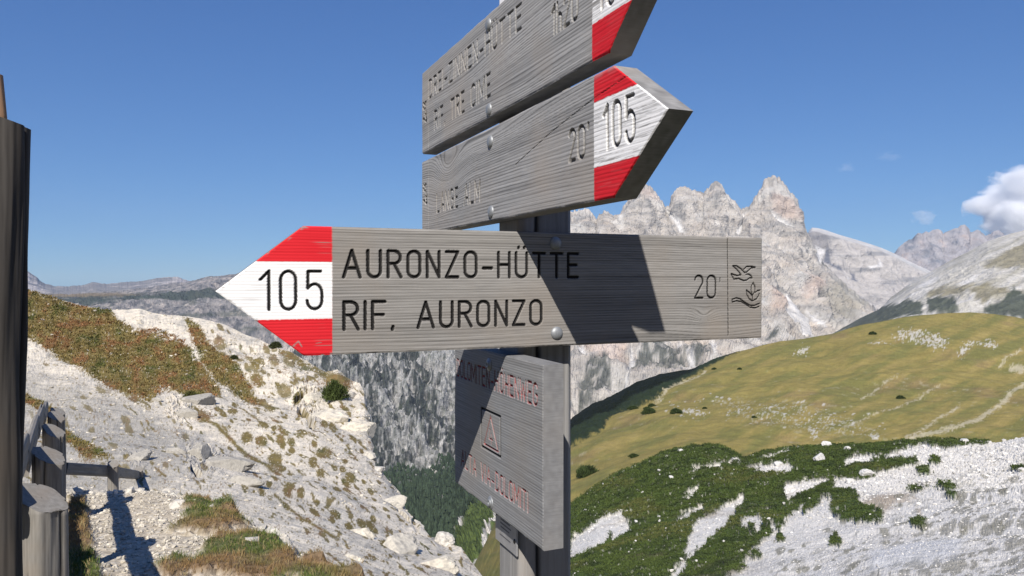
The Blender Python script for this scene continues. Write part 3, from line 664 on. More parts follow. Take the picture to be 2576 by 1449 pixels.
# --- pale slope coming down from the right edge
ridge4 = [(2060, 848), (2094, 839), (2150, 808), (2208, 780), (2240, 748), (2289, 712), (2358, 674), (2420, 640), (2485, 607), (2530, 592), (2575, 580), (2700, 545), (2900, 500)]
dk4 = [Z6([(490, 1390), (700, 1280), (860, 1190), (1100, 1130), (1200, 1180), (1190, 1250), (1000, 1290), (700, 1370), (600, 1400)]), Z6([(1240, 1130), (1450, 1130), (1480, 1230), (1240, 1240)]), Z6([(1660, 1180), (1820, 1130), (1900, 1030), (1976, 1100), (2400, 1200), (2400, 1330), (1976, 1310), (1700, 1260)])]
br4 = [Z6([(1250, 1080), (1480, 1010), (1580, 1020), (1500, 1100), (1250, 1110)]), Z6([(1650, 870), (1976, 700), (2400, 600), (2400, 900), (1976, 900), (1700, 900)]), Z6([(1560, 1060), (1700, 1040), (1976, 1080), (1900, 1120), (1650, 1160)])]
def col4(U, V, P, nz):
    x, y, z = P[..., 0] / 150, P[..., 1] / 150, P[..., 2] / 150
    s = (V + 0.5 * U); st_ = fbm(s / 14, U / 160, 1.0, 4, .6); n1 = fbm(x, y, z, 5, .6)
    C = fill(U.shape, (.50, .475, .42)); C = mixc(C, col(.36, .34, .28), sstep(-.05, .4, st_)); C = mixc(C, col(.60, .58, .55), sstep(.1, .45, -st_))
    wob = 14 * st_ + 12 * n1
    for p in br4: C = mixc(C, col(.20, .175, .10), sstep(-8, 8, polyd(U, V, p) + wob) * .8)
    for p in dk4: C = mixc(C, col(.055, .068, .048), sstep(-4, 5, polyd(U, V, p) + wob) * .92)
    return C
o, *_ = layer("hillside", [[(2000, 900, 1500), (2900, 900, 1200)], [(2000, 870, 1700), (2094, 862, 1700), (2440, 760, 1550), (2900, 760, 1400)], [(u, v, 2600 - (u - 2060) * .3) for u, v in ridge4]], 2040, 2760, 2.2, [18, 90], col4, M_MTN2, amp=16, freq=1 / 130, octv=6, gain=.55, ridged=True, back=(500, 400, 5), front=(200, 150, 2), ampfn=lambda U, V, P: .3 + .7 * sstep(0, 50, V - np.interp(U, [q[0] for q in ridge4], [q[1] for q in ridge4])))
tag(o, kind="structure")

# --- far ranges on the left
sil5 = [(-400, 700), (0, 670), (60, 680), (70, 684), (78, 690), (89, 696), (98, 706), (108, 713), (122, 717), (139, 720), (165, 722), (185, 720), (203, 720), (220, 715), (233, 711), (250, 712), (268, 715), (317, 711), (340, 709), (366, 707), (390, 701), (419, 698), (446, 698), (460, 703), (476, 709), (520, 706), (700, 700), (1000, 690)]
def col5(U, V, P, nz):
    x, y, z = P[..., 0] / 900, P[..., 1] / 900, P[..., 2] / 500; n1 = fbm(x * 3, y * 3, z * 3, 5, .6)
    C = fill(U.shape, (.20, .19, .18)); C = mixc(C, col(.42, .38, .35), sstep(.0, .3, n1 + .25 * sstep(330, 420, U) - .1 + .3 * (1 - sstep(80, 120, U)))); C = mixc(C, col(.24, .19, .12), sstep(735, 748, V) * .7); return C
o, *_ = layer("mountains", [[(-400, 800, 7000), (1000, 800, 7000)], [(-400, 742, 8000), (1000, 742, 8000)], [(u, v, 9500) for u, v in sil5]], -380, 900, 2.2, [16, 36], col5, M_MTN, amp=60, freq=1 / 600, octv=6, gain=.55, ridged=True, aniso=(1, 1, .8), back=(900, 900, 4), jag=2.5, ampfn=lambda U, V, P: .25 + .75 * sstep(0, 25, V - np.interp(U, [q[0] for q in sil5], [q[1] for q in sil5])))
tag(o, kind="structure")
sil6 = [(-400, 735), (60, 740), (165, 742), (240, 738), (300, 733), (380, 722), (440, 713), (476, 709), (506, 701), (544, 696), (590, 688), (680, 672), (800, 668), (950, 650), (1100, 640), (1300, 620), (1436, 600), (1600, 640)]
def col6(U, V, P, nz):
    x, y, z = P[..., 0] / 300, P[..., 1] / 300, P[..., 2] / 300
    n1 = fbm(x * 2, y * 2, z * 2, 5, .6); n2 = fbm(x * 9, y * 9, z * 1.3, 4, .6); n3 = fbm(x * 1.2, y * 1.2, z * 9, 4, .6)
    C = fill(U.shape, (.24, .225, .215)); C = mixc(C, col(.10, .105, .11), sstep(-.05, .3, n2)); C = mixc(C, col(.47, .41, .36), sstep(.08, .35, -n2 + .3 * n1) * .7)
    band = 1 - sstep(8, 14, np.abs(V - np.interp(U, [60, 180, 300, 420, 560, 900], [765, 758, 752, 749, 745, 760]) + 7 * n1 + 4 * n3))
    C = mixc(C, col(.045, .060, .050), band * sstep(-.3, .1, n1 + n3 * .5 + .15) * .9)
    C = mixc(C, col(.060, .075, .058), sstep(.02, .2, n3 + .6 * n1 - .05) * .6 * sstep(735, 760, V))
    C = mixc(C, col(.22, .17, .10), (1 - sstep(2, 10, np.abs(V - 745))) * (1 - sstep(280, 380, U)) * .8)
    return C
o, *_ = layer("mountains", [[(-400, 1100, 2500), (700, 1060, 2500), (1000, 1000, 2700), (1600, 1100, 2700)], [(-400, 800, 2900), (500, 800, 2900), (900, 850, 2900), (1600, 850, 2900)], [(-400, 764, 3300), (300, 762, 3300), (560, 752, 3200), (1600, 730, 3200)], [(u, v, 4300) for u, v in sil6]], -380, 1560, 2.2, [50, 30, 34], col6, M_MTN, amp=48, freq=1 / 260, octv=7, gain=.56, ridged=True, aniso=(1.2, 1.2, .6), back=(800, 800, 5), front=(300, 200, 2), jag=2, ampfn=lambda U, V, P: .3 + .7 * sstep(0, 30, V - np.interp(U, [q[0] for q in sil6], [q[1] for q in sil6])))
tag(o, kind="structure")

# --- the gorge wall and its wooded foot, seen left of the post
sil7 = [(600, 1000), (740, 905), (800, 890), (836, 880), (900, 872), (1000, 862), (1150, 850), (1300, 880), (1390, 990), (1450, 1150), (1600, 1300)]
def col7(U, V, P, nz):
    x, y, z = P[..., 0] / 126, P[..., 1] / 126, P[..., 2] / 126
    n1 = fbm(x * 6.5, y * 6.5, z * 1.3, 6, .68); n2 = fbm(x * 11, y * 11, z * 4, 4, .6); n3 = fbm(x * .8, y * .8, z * .8, 4)
    C = fill(U.shape, (.33, .325, .31)); C = mixc(C, col(.060, .066, .062), sstep(-.08, .16, n1 + .5 * fbm(x * 1.3, y * 1.3, z * .25, 3))); C = mixc(C, col(.50, .48, .45), sstep(.10, .42, -n1 - .3 * n2) * .85)
    C = mixc(C, col(.07, .085, .06), sstep(.05, .3, n2) * .55)
    h = V + 60 * n3 + 25 * n1
    C = mixc(C, col(.036, .052, .036), sstep(1175, 1225, h) * (1 - .85 * sstep(.25, .45, -n1) * (1 - sstep(1260, 1330, h))))
    g = polyd(U, V, [(1130, 1450), (1150, 1340), (1190, 1270), (1260, 1230), (1450, 1250), (1450, 1500), (1130, 1500)]) + 14 * n2
    C = mixc(C, col(.085, .115, .032), sstep(-6, 8, g)); C = mixc(C, col(.05, .075, .025), sstep(-6, 8, g) * sstep(0, .3, n2))
    for ln, wd in (([(1172, 1318), (1150, 1345)], 3.5), ([(1250, 1300), (1238, 1330), (1225, 1380), (1235, 1449)], 7), ([(1085, 1195), (1090, 1215)], 9)):
        C = mixc(C, col(.56, .53, .48), 1 - sstep(wd - 2, wd + 2, lined(U, V, ln) + 5 * n2))
    C = mixc(C, col(.52, .50, .46), 1 - sstep(-4, 4, -polyd(U, V, [(1190, 1449), (1215, 1400), (1262, 1370), (1300, 1449)]) + 12 * n2))
    return C
def amp7(U, V, P): return .4 + .8 * sstep(0, 40, V - np.interp(U, [q[0] for q in sil7], [q[1] for q in sil7])) * (1 - .6 * sstep(1180, 1260, V))
o, U7, V7, P7, N7 = layer("gorge_wall", [[(600, 1560, 700), (1150, 1560, 640), (1600, 1560, 560)], [(600, 1330, 1300), (1100, 1330, 1300), (1250, 1300, 1100), (1600, 1320, 1000)], [(600, 1200, 1900), (1000, 1190, 1900), (1350, 1190, 1900), (1600, 1315, 1400)], [(u, v, 2400) for u, v in sil7]], 600, 1600, 2.0, [60, 50, 120], col7, M_MTN2, amp=46, freq=1 / 75, octv=7, gain=.55, ridged=True, aniso=(1.5, 1.5, .4), back=(250, 250, 4), ampfn=amp7, extra=lambda U, V, P: 1.3 * fbm(P[..., 0] / 170, P[..., 1] / 170, P[..., 2] / 900, 3, .6, ridged=True) * (1 - sstep(1080, 1190, V)))
o.name = "hills"; tag(o, kind="structure")

# --- golden meadow dome
ridge2 = [(1060, 1720), (1150, 1530), (1230, 1350), (1300, 1200), (1380, 1110), (1450, 1046), (1490, 1018), (1540, 998), (1600, 966), (1660, 944), (1735, 930), (1750, 925), (1800, 905), (1850, 886), (1900, 872), (1960, 858), (2020, 852), (2094, 839), (2160, 818), (2240, 804), (2300, 794), (2360, 788), (2440, 785), (2500, 790), (2575, 803), (2700, 825), (2950, 860)]
wr = [Z7([(1830, 170), (1870, 130), (1990, 140), (2080, 170), (2145, 200), (2120, 245), (2060, 235), (1960, 190)]), Z7([(2175, 280), (2230, 220), (2330, 190), (2420, 200), (2410, 240), (2300, 215), (2230, 270)]), Z7([(1680, 740), (1700, 715), (1760, 735), (1750, 755)]), Z7([(1280, 260), (1320, 220), (1350, 230), (1340, 260)]), Z7([(1705, 200), (1820, 195), (1820, 205), (1710, 210)]), Z7([(880, 590), (970, 590), (965, 605), (885, 602)]), Z7([(1345, 690), (1400, 690), (1405, 745), (1380, 750)]), Z7([(600, 590), (700, 580), (770, 600), (740, 612), (640, 600)])]
tr = [(Z7([(2576, 440), (2490, 510), (2440, 560), (2350, 620), (2200, 690), (2050, 720), (1900, 750)]), 6), (Z7([(2210, 560), (2100, 630), (2000, 700), (1930, 750)]), 4), (Z7([(2600, 350), (2540, 340), (2510, 340)]), 7), (Z7([(1860, 400), (1740, 470), (1650, 510)]), 2.5), (Z7([(2100, 450), (1950, 530), (1700, 620), (1560, 680)]), 2), (Z7([(2550, 250), (2470, 300), (2440, 330)]), 3), (Z7([(760, 365), (720, 400), (600, 440), (530, 500), (480, 530)]), 4)]
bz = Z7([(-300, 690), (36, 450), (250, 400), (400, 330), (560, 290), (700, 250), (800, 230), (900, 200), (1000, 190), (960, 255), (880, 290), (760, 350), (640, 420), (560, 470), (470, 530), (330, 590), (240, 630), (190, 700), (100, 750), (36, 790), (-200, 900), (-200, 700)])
def col2(U, V, P, nz):
    x, y, z = P[..., 0] / 40, P[..., 1] / 40, P[..., 2] / 40
    s = V + .38 * U; n1 = fbm(x, y, z, 5, .55); st_ = fbm(s / 26, U / 130, 3.0, 5, .55); n2 = fbm(x * 7, y * 7, z * 7, 4, .6); n4 = fbm(U / 6, V / 4, .5, 4, .6)
    C = fill(U.shape, GOLD * np.array([1.0, .94, 1.05])); C = mixc(C, col(.170, .160, .052), sstep(-.15, .3, st_ + .4 * n1)); C = mixc(C, col(.30, .235, .085), sstep(.08, .4, -st_ + .3 * n1) * .7)
    C = mixc(C, col(.19, .135, .07), sstep(.15, .45, n1 - .2 * st_) * .55)
    C = mixc(C, col(.36, .33, .23), sstep(.22, .4, n2 + .35 * n1 - .1) * .4 * sstep(900, 960, V))
    for p in wr: C = mixc(C, col(.50, .48, .43), sstep(-1, 3, np.minimum(polyd(U, V, p), 5) - 3 + 30 * n4) * .8)
    for p, wd in tr: C = mixc(C, col(.47, .42, .30), (1 - sstep(wd - 4, wd + 1.5, lined(U, V, p) + 12 * n4 + 5 * n2)) * .7)
    gy = polyd(U, V, Z7([(820, 520), (1250, 540), (1500, 600), (1780, 740), (1300, 690), (1000, 650)])) ; C = mixc(C, col(.42, .41, .35), sstep(-20, 25, gy) * sstep(.08, .26, n4 + .2 * n2) * .85); C = mixc(C, col(.50, .48, .43), blobmask(U, V, 90, Z7([(430, 500), (760, 480), (1250, 520), (1700, 600), (1900, 720), (1300, 720), (800, 640), (500, 640)]), 1.4, 5, -.2, 2.4, 12, n4 * 1.6) * .7)
    b = polyd(U, V, bz) + 5 * n4 + 6 * n2; C = C * (1 + .22 * fbm(U / 3.2, V / 1.7, .3, 3) + .12 * n2)[..., None]; C = mixc(C, SHADEVEG * .8, sstep(-2, 3, b)); C = mixc(C, SHADEVEG * .25, sstep(-2, 3, b) * sstep(0, 8, np.interp(U, [1436, 1500, 1600, 1700, 1750, 1780], [1100, 1062, 1008, 962, 936, 900]) - V + 5 * n4))  # pine belt has its shade put into the colour, deepest along the top
    return C
def ex2(U, V, P):
    b = polyd(U, V, bz); return .6 * sstep(-2, 8, b) * (1 + fbm(P[..., 0] / 5, P[..., 1] / 5, P[..., 2] / 5, 3))
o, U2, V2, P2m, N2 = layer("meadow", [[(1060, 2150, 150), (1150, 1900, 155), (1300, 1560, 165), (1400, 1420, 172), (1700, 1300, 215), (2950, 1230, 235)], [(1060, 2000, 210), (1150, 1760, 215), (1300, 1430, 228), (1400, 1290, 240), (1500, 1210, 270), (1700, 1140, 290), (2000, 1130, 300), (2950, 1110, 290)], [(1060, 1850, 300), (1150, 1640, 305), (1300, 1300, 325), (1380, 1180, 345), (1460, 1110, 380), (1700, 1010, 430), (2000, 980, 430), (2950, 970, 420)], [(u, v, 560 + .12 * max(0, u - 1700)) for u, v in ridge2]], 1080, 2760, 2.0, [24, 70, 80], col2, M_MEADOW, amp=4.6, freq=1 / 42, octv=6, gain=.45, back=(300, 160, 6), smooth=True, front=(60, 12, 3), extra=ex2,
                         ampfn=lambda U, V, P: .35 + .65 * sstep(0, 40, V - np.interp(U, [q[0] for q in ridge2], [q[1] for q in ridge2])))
tag(o, kind="structure")

# --- nearer slope of white scree and dwarf pine on the right
ridge3 = [(1060, 1900), (1150, 1680), (1230, 1530), (1300, 1420), (1450, 1262), (1500, 1225), (1560, 1190), (1620, 1165), (1663, 1140), (1740, 1124), (1810, 1122), (1870, 1152), (1920, 1136), (2020, 1126), (2124, 1122), (2253, 1113), (2340, 1106), (2480, 1109), (2500, 1113), (2575, 1097), (2700, 1085), (2950, 1060)]
pine_main = Z8([(-200, 420), (40, 380), (200, 280), (350, 225), (520, 140), (700, 100), (850, 100), (990, 175), (1100, 130), (1330, 110), (1560, 100), (1850, 80), (2050, 65), (2370, 70), (2390, 92), (2250, 108), (2100, 125), (2000, 100), (1880, 130), (1800, 170), (1640, 160), (1560, 200), (1560, 240), (1750, 190), (1960, 188), (1985, 215), (1800, 260), (1640, 300), (1500, 290), (1490, 345), (1620, 375), (1660, 440), (1780, 480), (1775, 525), (1690, 535), (1500, 515), (1480, 470), (1500, 420), (1430, 400), (1400, 470), (1330, 510), (1330, 440), (1250, 520), (1190, 590), (1150, 560), (1130, 640), (950, 800), (880, 870), (840, 1100), (-200, 1100)])
holes = [Z8([(0, 640), (140, 560), (160, 540), (230, 510), (290, 500), (350, 570), (340, 600), (240, 660), (230, 610), (180, 690), (80, 725), (0, 760)]), Z8([(650, 740), (670, 680), (700, 610), (740, 540), (850, 500), (880, 440), (980, 390), (1000, 420), (940, 500), (900, 570), (800, 650), (700, 720)]), Z8([(620, 560), (640, 510), (700, 480), (730, 445), (765, 460), (760, 495), (680, 520)]), Z8([(655, 410), (680, 370), (735, 335), (735, 370), (690, 400)]), Z8([(1220, 380), (1215, 335), (1260, 320), (1420, 300), (1500, 285), (1400, 340), (1300, 390), (1240, 430)]), Z8([(680, 265), (700, 240), (790, 225), (870, 205), (880, 225), (740, 250)]), Z8([(1000, 240), (1080, 225), (1160, 210), (1280, 230), (1260, 270), (1200, 280), (1060, 270)]), Z8([(1080, 180), (1160, 160), (1240, 135), (1230, 160), (1120, 190)]), Z8([(890, 215), (920, 190), (990, 195), (990, 212)]), Z8([(530, 870), (640, 770), (740, 680), (745, 700), (600, 850), (560, 900)]), Z8([(1000, 640), (1060, 600), (1040, 570), (980, 590), (985, 540), (1060, 520), (1100, 560), (1050, 630)])]
isl = [(1960, 353, 38, 13), (2140, 345, 45, 20), (2170, 390, 22, 14), (2010, 252, 40, 18), (2070, 200, 28, 22), (1975, 550, 45, 27), (1512, 662, 38, 30), (1203, 655, 27, 22), (1058, 737, 33, 20), (2550, 245, 45, 12), (930, 800, 70, 30), (120, 262, 60, 32), (90, 300, 50, 28), (1700, 500, 60, 25), (345, 545, 15, 8)]
def pmask(U, V, P):
    n = fbm(P[..., 0] / 4, P[..., 1] / 4, P[..., 2] / 4, 4, .6)
    n_ = fbm(U / 16, V / 9, 2.0, 3, .6)
    d = polyd(U, V, pine_main)
    for h in holes: d = np.minimum(d, -polyd(U, V, h))
    for a_, b_, ra, rb in isl:
        (cu, cv), = Z8([(a_, b_)]); q = 1 - np.hypot((U - cu) / (ra * .4431), (V - cv) / (rb * .4431)); d = np.maximum(d, q * rb * .4431)
    spk = fbm(U / 9, V / 6, 5.0, 3, .6)
    d = np.where(d > 0, np.minimum(d, (0.30 - spk) * 46), d)
    return sstep(-1.5, 3, d + 11 * n_ + 4 * n + 9 * fbm(U / 5, V / 4, 7.7, 3, .6))
def col3(U, V, P, nz):
    x, y, z = P[..., 0], P[..., 1], P[..., 2]; m = pmask(U, V, P)
    n1 = fbm(x / 9, y / 9, z / 9, 4, .6); n2 = fbm(x / 1.3, y / 1.3, z / 1.3, 4, .6)
    C = fill(U.shape, (.66, .635, .585)); C = mixc(C, col(.42, .405, .375), sstep(.05, .4, .6 * n1 + .6 * fbm(U / 7, V / 4, 2.2, 4, .65))); C = mixc(C, col(.50, .45, .38), sstep(.1, .5, n1) * (1 - sstep(1750, 2000, U)) * .8)
    gr_ = polyd(U, V, Z8([(1640, 440), (1720, 400), (1900, 380), (1960, 410), (1850, 430), (1780, 470)])) ; C = mixc(C, col(.34, .27, .19), sstep(-10, 8, gr_ + 12 * n2) * .8)
    C = mixc(C, col(.36, .28, .20), sstep(-4, 6, polyd(U, V, Z8([(1960, 450), (1990, 450), (2000, 520), (1970, 530)])) + 9 * n2) * .7)
    # dark tufty streaks running down to the lower right corner
    zone = sstep(0, 120, (U - 2080) * .5 + (V - 1260)); s = V + .42 * U
    tf = fbm(s / 5.0, U / 24, 4.4, 3, .6) + .5 * fbm(U / 60, V / 60, 1.0, 2)
    C = mixc(C, col(.30, .29, .25), sstep(.10, .30, tf) * zone * .6)
    zb = blobmask(U, V, 620, [(2120, 1449), (2300, 1330), (2440, 1230), (2600, 1190), (2760, 1200), (2760, 1500), (2100, 1500)], 3.5, 19, -.42, 3.4, 8, tf); C = mixc(C, col(.23, .22, .18), zb * .75)
    zc = blobmask(U, V, 120, [(1900, 1449), (2050, 1300), (2300, 1210), (2600, 1160), (2760, 1300), (2300, 1449)], 4, 15, -.3, 2.2, 9, tf); C = mixc(C, col(.22, .21, .16), zc * .75)
    z2 = sstep(0, 60, V - 1150) * (1 - zone); C = mixc(C, col(.26, .255, .22), sstep(.25, .42, fbm(U / 6, V / 3.2, 9.4, 3, .6)) * z2 * .8)
    wsp = polyd(U, V, Z8([(1960, 640), (2250, 610), (2200, 760), (1700, 840), (1720, 740)])); C = mixc(C, col(.60, .60, .595), sstep(-20, 20, wsp) * .8)
    pc_ = mixc(fill(U.shape, (.060, .088, .024)), col(.032, .048, .018), sstep(-.1, .25, n2)); pc_ = mixc(pc_, col(.085, .080, .045), sstep(.15, .4, n1) * .6)
    return C * (1 - m[..., None]) + pc_ * m[..., None]
def ex3(U, V, P):
    m = pmask(U, V, P); n = fbm(P[..., 0] / 2.2, P[..., 1] / 2.2, P[..., 2] / 2.2, 4, .6)
    st_ = fbm(P[..., 0] / 1.1, P[..., 1] / 1.1, P[..., 2] / 1.1, 4, .65)
    k = P[..., 1]; return m * k * (.0042 + .0065 * n + .003 * fbm(U / 9, V / 5, 4.1, 3)) + (1 - m) * k * (.0013 + .0022 * (1 - sstep(1180, 1290, V))) * fbm(U / 6, V / 4, 3.1, 4, .6)
o3, U3, V3, P3, N3 = layer("scree_slope", [[(1060, 2500, 30), (1300, 1950, 40), (2000, 1900, 22), (2950, 1900, 14)], [(1060, 2200, 70), (1230, 1700, 80), (1300, 1560, 84), (1450, 1449, 80), (2000, 1449, 52), (2575, 1449, 36), (2950, 1449, 30)], [(1060, 2050, 105), (1230, 1600, 112), (1300, 1480, 118), (1400, 1390, 120), (1500, 1330, 122), (1800, 1280, 118), (2200, 1240, 104), (2950, 1200, 92)], [(u, v, 185 - .015 * (u - 1450)) for u, v in ridge3]], 1080, 2760, 1.8, [40, 90, 110], col3, M_SCREE, amp=1.0, freq=1 / 14, octv=4, gain=.5, back=(60, 45, 5), extra=ex3,
                          ampfn=lambda U, V, P: .55 + .45 * sstep(0, 30, V - np.interp(U, [q[0] for q in ridge3], [q[1] for q in ridge3])))
tag(o3, kind="structure")

# --- left hillside above the gully
ridge1 = [(-500, 690), (0, 715), (40, 722), (65, 729), (110, 742), (184, 762), (240, 772), (279, 777), (330, 778), (350, 776), (400, 787), (440, 793), (500, 801), (540, 812), (590, 832), (640, 850), (700, 872), (730, 882), (772, 908), (820, 935), (850, 928), (872, 950), (884, 960), (905, 965), (915, 985), (925, 1030), (935, 1090), (945, 1150), (960, 1190), (985, 1215), (1005, 1240), (1018, 1275), (1030, 1300), (1045, 1330), (1065, 1352), (1095, 1356), (1130, 1370), (1160, 1376), (1185, 1410), (1215, 1449), (1250, 1500), (1400, 1700)]
brown = [Z3([(-400, 150), (40, 190), (350, 290), (600, 325), (650, 400), (760, 470), (880, 440), (1000, 470), (1100, 560), (1200, 680), (1330, 850), (1260, 930), (1190, 950), (1080, 900), (1000, 850), (940, 850), (870, 960), (800, 930), (640, 860), (560, 820), (420, 740), (200, 600), (40, 520), (-400, 400)]),
         Z3([(1080, 380), (1180, 430), (1230, 540), (1380, 640), (1500, 780), (1610, 940), (1500, 920), (1400, 850), (1280, 790), (1180, 640), (1130, 500)]),
         Z3([(-100, 780), (60, 880), (170, 980), (300, 1100), (420, 1200), (580, 1320), (590, 1350), (420, 1340), (300, 1230), (160, 1080), (20, 960), (-100, 900)]),
         Z3([(1130, 960), (1200, 980), (1270, 1050), (1240, 1090), (1140, 1040)]),
         Z3([(1700, 570), (1800, 600), (1900, 680), (2060, 740), (2200, 800), (2160, 910), (2060, 850), (1950, 780), (1850, 700), (1740, 640)]),
         Z3([(700, 840), (850, 960), (840, 1000), (740, 940), (640, 870)])]
white1 = [Z3([(600, 330), (850, 330), (1060, 390), (1110, 560), (960, 520), (860, 430), (720, 440), (640, 380)]), Z3([(840, 430), (1000, 520), (900, 520)])]
thin = [(Z3([(1180, 1060), (1290, 1120), (1400, 1200), (1500, 1290), (1620, 1360), (1760, 1449)]), 5), (Z3([(1390, 1300), (1560, 1400), (1640, 1449)]), 3), (Z3([(1460, 960), (1560, 1060), (1600, 1130)]), 3), ([(596, 1350), (640, 1385), (700, 1425)], 5), ([(690, 1250), (760, 1310), (850, 1360)], 4)]
blobs = [(1500, 1190, 40, 34), (1600, 1210, 40, 30), (1800, 1265, 25, 22), (2010, 1290, 60, 40), (1990, 1420, 30, 28), (1730, 1390, 30, 20), (1940, 1350, 30, 40), (2060, 1115, 26, 22), (1680, 1140, 22, 18), (1410, 1000, 36, 28), (1560, 700, 40, 25), (1130, 1130, 14, 14), (2150, 1350, 20, 20), (1690, 1330, 50, 60)]
cracks1 = [([(757, 1035), (775, 1050), (785, 1075)], 11), ([(930, 1010), (938, 1080), (945, 1150), (950, 1175)], 9), ([(765, 990), (745, 1000)], 6), ([(505, 1140), (530, 1155), (548, 1170)], 7), ([(480, 1190), (500, 1205)], 6), ([(1040, 1310), (1050, 1335)], 8), ([(1000, 1290), (1030, 1318)], 7)]
outc = [Z3([(1000, 900), (1130, 920), (1140, 1060), (1060, 1100), (960, 1020)]), Z3([(1110, 1230), (1250, 1240), (1360, 1300), (1340, 1449), (1100, 1449), (1060, 1340)]), Z3([(1780, 850), (1900, 820), (2020, 900), (2000, 960), (1930, 1130), (1840, 1050), (1800, 920)]), Z3([(660, 1300), (820, 1310), (830, 1400), (700, 1400)])]
B1 = []
def col1(U, V, P, nz):
    x, y, z = P[..., 0], P[..., 1], P[..., 2]; k = 1 / np.clip(y, 8, 90) * 30
    n1 = fbm(U / 55, V / 38, 1.0, 5, .6); n2 = fbm(U / 7, V / 4.5, 2.0, 4, .65); s = V - .72 * U; st_ = fbm(s / 9, (U + V) / 90, 1.5, 4, .6)
    n5 = fbm(U / 3.2, V / 2.2, 7.0, 3, .6)
    C = fill(U.shape, (.66, .60, .50)); C = mixc(C, col(.44, .415, .36), sstep(.05, .4, n2) * .6)
    C = mixc(C, col(.36, .345, .31), sstep(.02, .3, fbm(U / 30, V / 16, 5.5, 5, .65)) * .75)
    gz = sstep(-30, 50, polyd(U, V, [(-200, 830), (330, 1000), (480, 1090), (540, 1200), (300, 1260), (-200, 1260)]) + 40 * n1); C = mixc(C, col(.37, .35, .31), gz * .75); C = mixc(C, col(.24, .235, .22), gz * sstep(.08, .35, n5) * .6)
    C = mixc(C, col(.60, .575, .52), sstep(.15, .45, -n2 + .2 * st_) * .6)
    wob = 13 * n1 + 9 * n2 + 7 * st_
    B = np.zeros(U.shape)
    for p in brown: B = np.maximum(B, sstep(-.15, .2, np.clip((polyd(U, V, p) + wob) / 20, -1.2, 1.1) + 1.0 * n5 + .7 * n2))
    for p, wd in thin: B = np.maximum(B, 1 - sstep(wd - 3, wd + 2, lined(U, V, p) + 5 * n2))
    for a_, b_, ra, rb in blobs:
        (cu, cv), = Z3([(a_, b_)]); B = np.maximum(B, sstep(-.15, .2, 1 - np.hypot((U - cu) / (ra * .3791), (V - cv) / (rb * .3791)) + .7 * n2))
    B = np.maximum(B, blobmask(U, V, 120, [(520, 960), (600, 930), (700, 920), (860, 1010), (925, 1150), (1000, 1300), (980, 1420), (760, 1330), (640, 1260), (560, 1120)], 4, 18, .85, 1.9, 3, n5 + n2))
    B = np.maximum(B, blobmask(U, V, 40, [(70, 860), (300, 990), (500, 1080), (560, 1200), (200, 1190), (70, 1100)], 4, 15, .8, 1.8, 4, n5 + n2) * .8)
    B = np.maximum(B, blobmask(U, V, 70, [(440, 800), (600, 840), (760, 900), (880, 980), (700, 990), (560, 930)], 4, 20, 1.0, 1.8, 5, n5 + n2) * .9)
    # scattered turf spots on the pale face
    sp = fbm((U + .75 * V) / 40, (V - .75 * U) / 15, 6.0, 3, .6); B = np.maximum(B, sstep(.22, .30, sp + .15 * n2 + .06 * sstep(500, 800, U)) * sstep(1000, 1150, U * .35 + V) * .95)
    B = np.maximum(B, sstep(.20, .34, fbm(U / 5.5, V / 4, 9.0, 3, .6) + .4 * n1) * .7 * sstep(780, 900, V))
    for p in white1: B = B * (1 - sstep(-6, 6, polyd(U, V, p) + wob) * sstep(-.25, .1, n2 + .2))
    B = B * (1 - .75 * sstep(.27, .38, n5 + .35 * n2 - .1 * n1))      # stones showing through
    br_ = fill(U.shape, (.185, .145, .055)); br_ = mixc(br_, col(.195, .118, .055), sstep(.05, .35, n1 + .4 * n2) * .9); br_ = mixc(br_, col(.095, .095, .032), sstep(.1, .4, -n1 + .5 * st_) * .8); br_ = mixc(br_, col(.22, .17, .10), sstep(.1, .4, n5) * .5)
    B1.append(B); C = C * (1 - B[..., None]) + br_ * B[..., None]
    return C
def ex1(U, V, P):
    k = P[..., 1] / 40
    e = np.zeros(U.shape)
    for p, wd in cracks1: e -= 1.5 * (1 - sstep(wd * .35, wd, lined(U, V, p) + 4 * fbm(U / 9, V / 9, 3.3, 2))) * k * 1.4
    om = np.zeros(U.shape)
    for p in outc: om = np.maximum(om, sstep(-12, 10, polyd(U, V, p)))
    e += om * .5 * k * (fbm(U / 17, V / 17, 4.2, 5, .6, ridged=True) - .2)
    e += .075 * k * fbm(U / 16, V / 11, 8.0, 4, .55)
    e += .018 * k * fbm(U / 3.5, V / 3, 2.2, 2, .6)
    return e
foot = [(-500, 1700, 5.5), (165, 1500, 6.5), (700, 1640, 5), (1000, 1720, 4.6), (1400, 1900, 4.2)]
m1 = [(-500, 1280, 11), (165, 1240, 11.5), (450, 1245, 12), (650, 1320, 10.5), (850, 1420, 9), (1000, 1500, 8), (1130, 1520, 7.6), (1400, 1750, 6)]
m2 = [(-500, 1050, 26), (165, 1050, 27), (450, 1080, 26), (650, 1150, 23), (800, 1200, 20), (930, 1280, 17), (1020, 1350, 14), (1130, 1430, 11), (1400, 1730, 7)]
m3 = [(-500, 860, 52), (165, 880, 52), (450, 920, 46), (650, 980, 40), (800, 1040, 35), (920, 1120, 29), (1000, 1262, 20), (1100, 1372, 13.5), (1400, 1715, 7.5)]
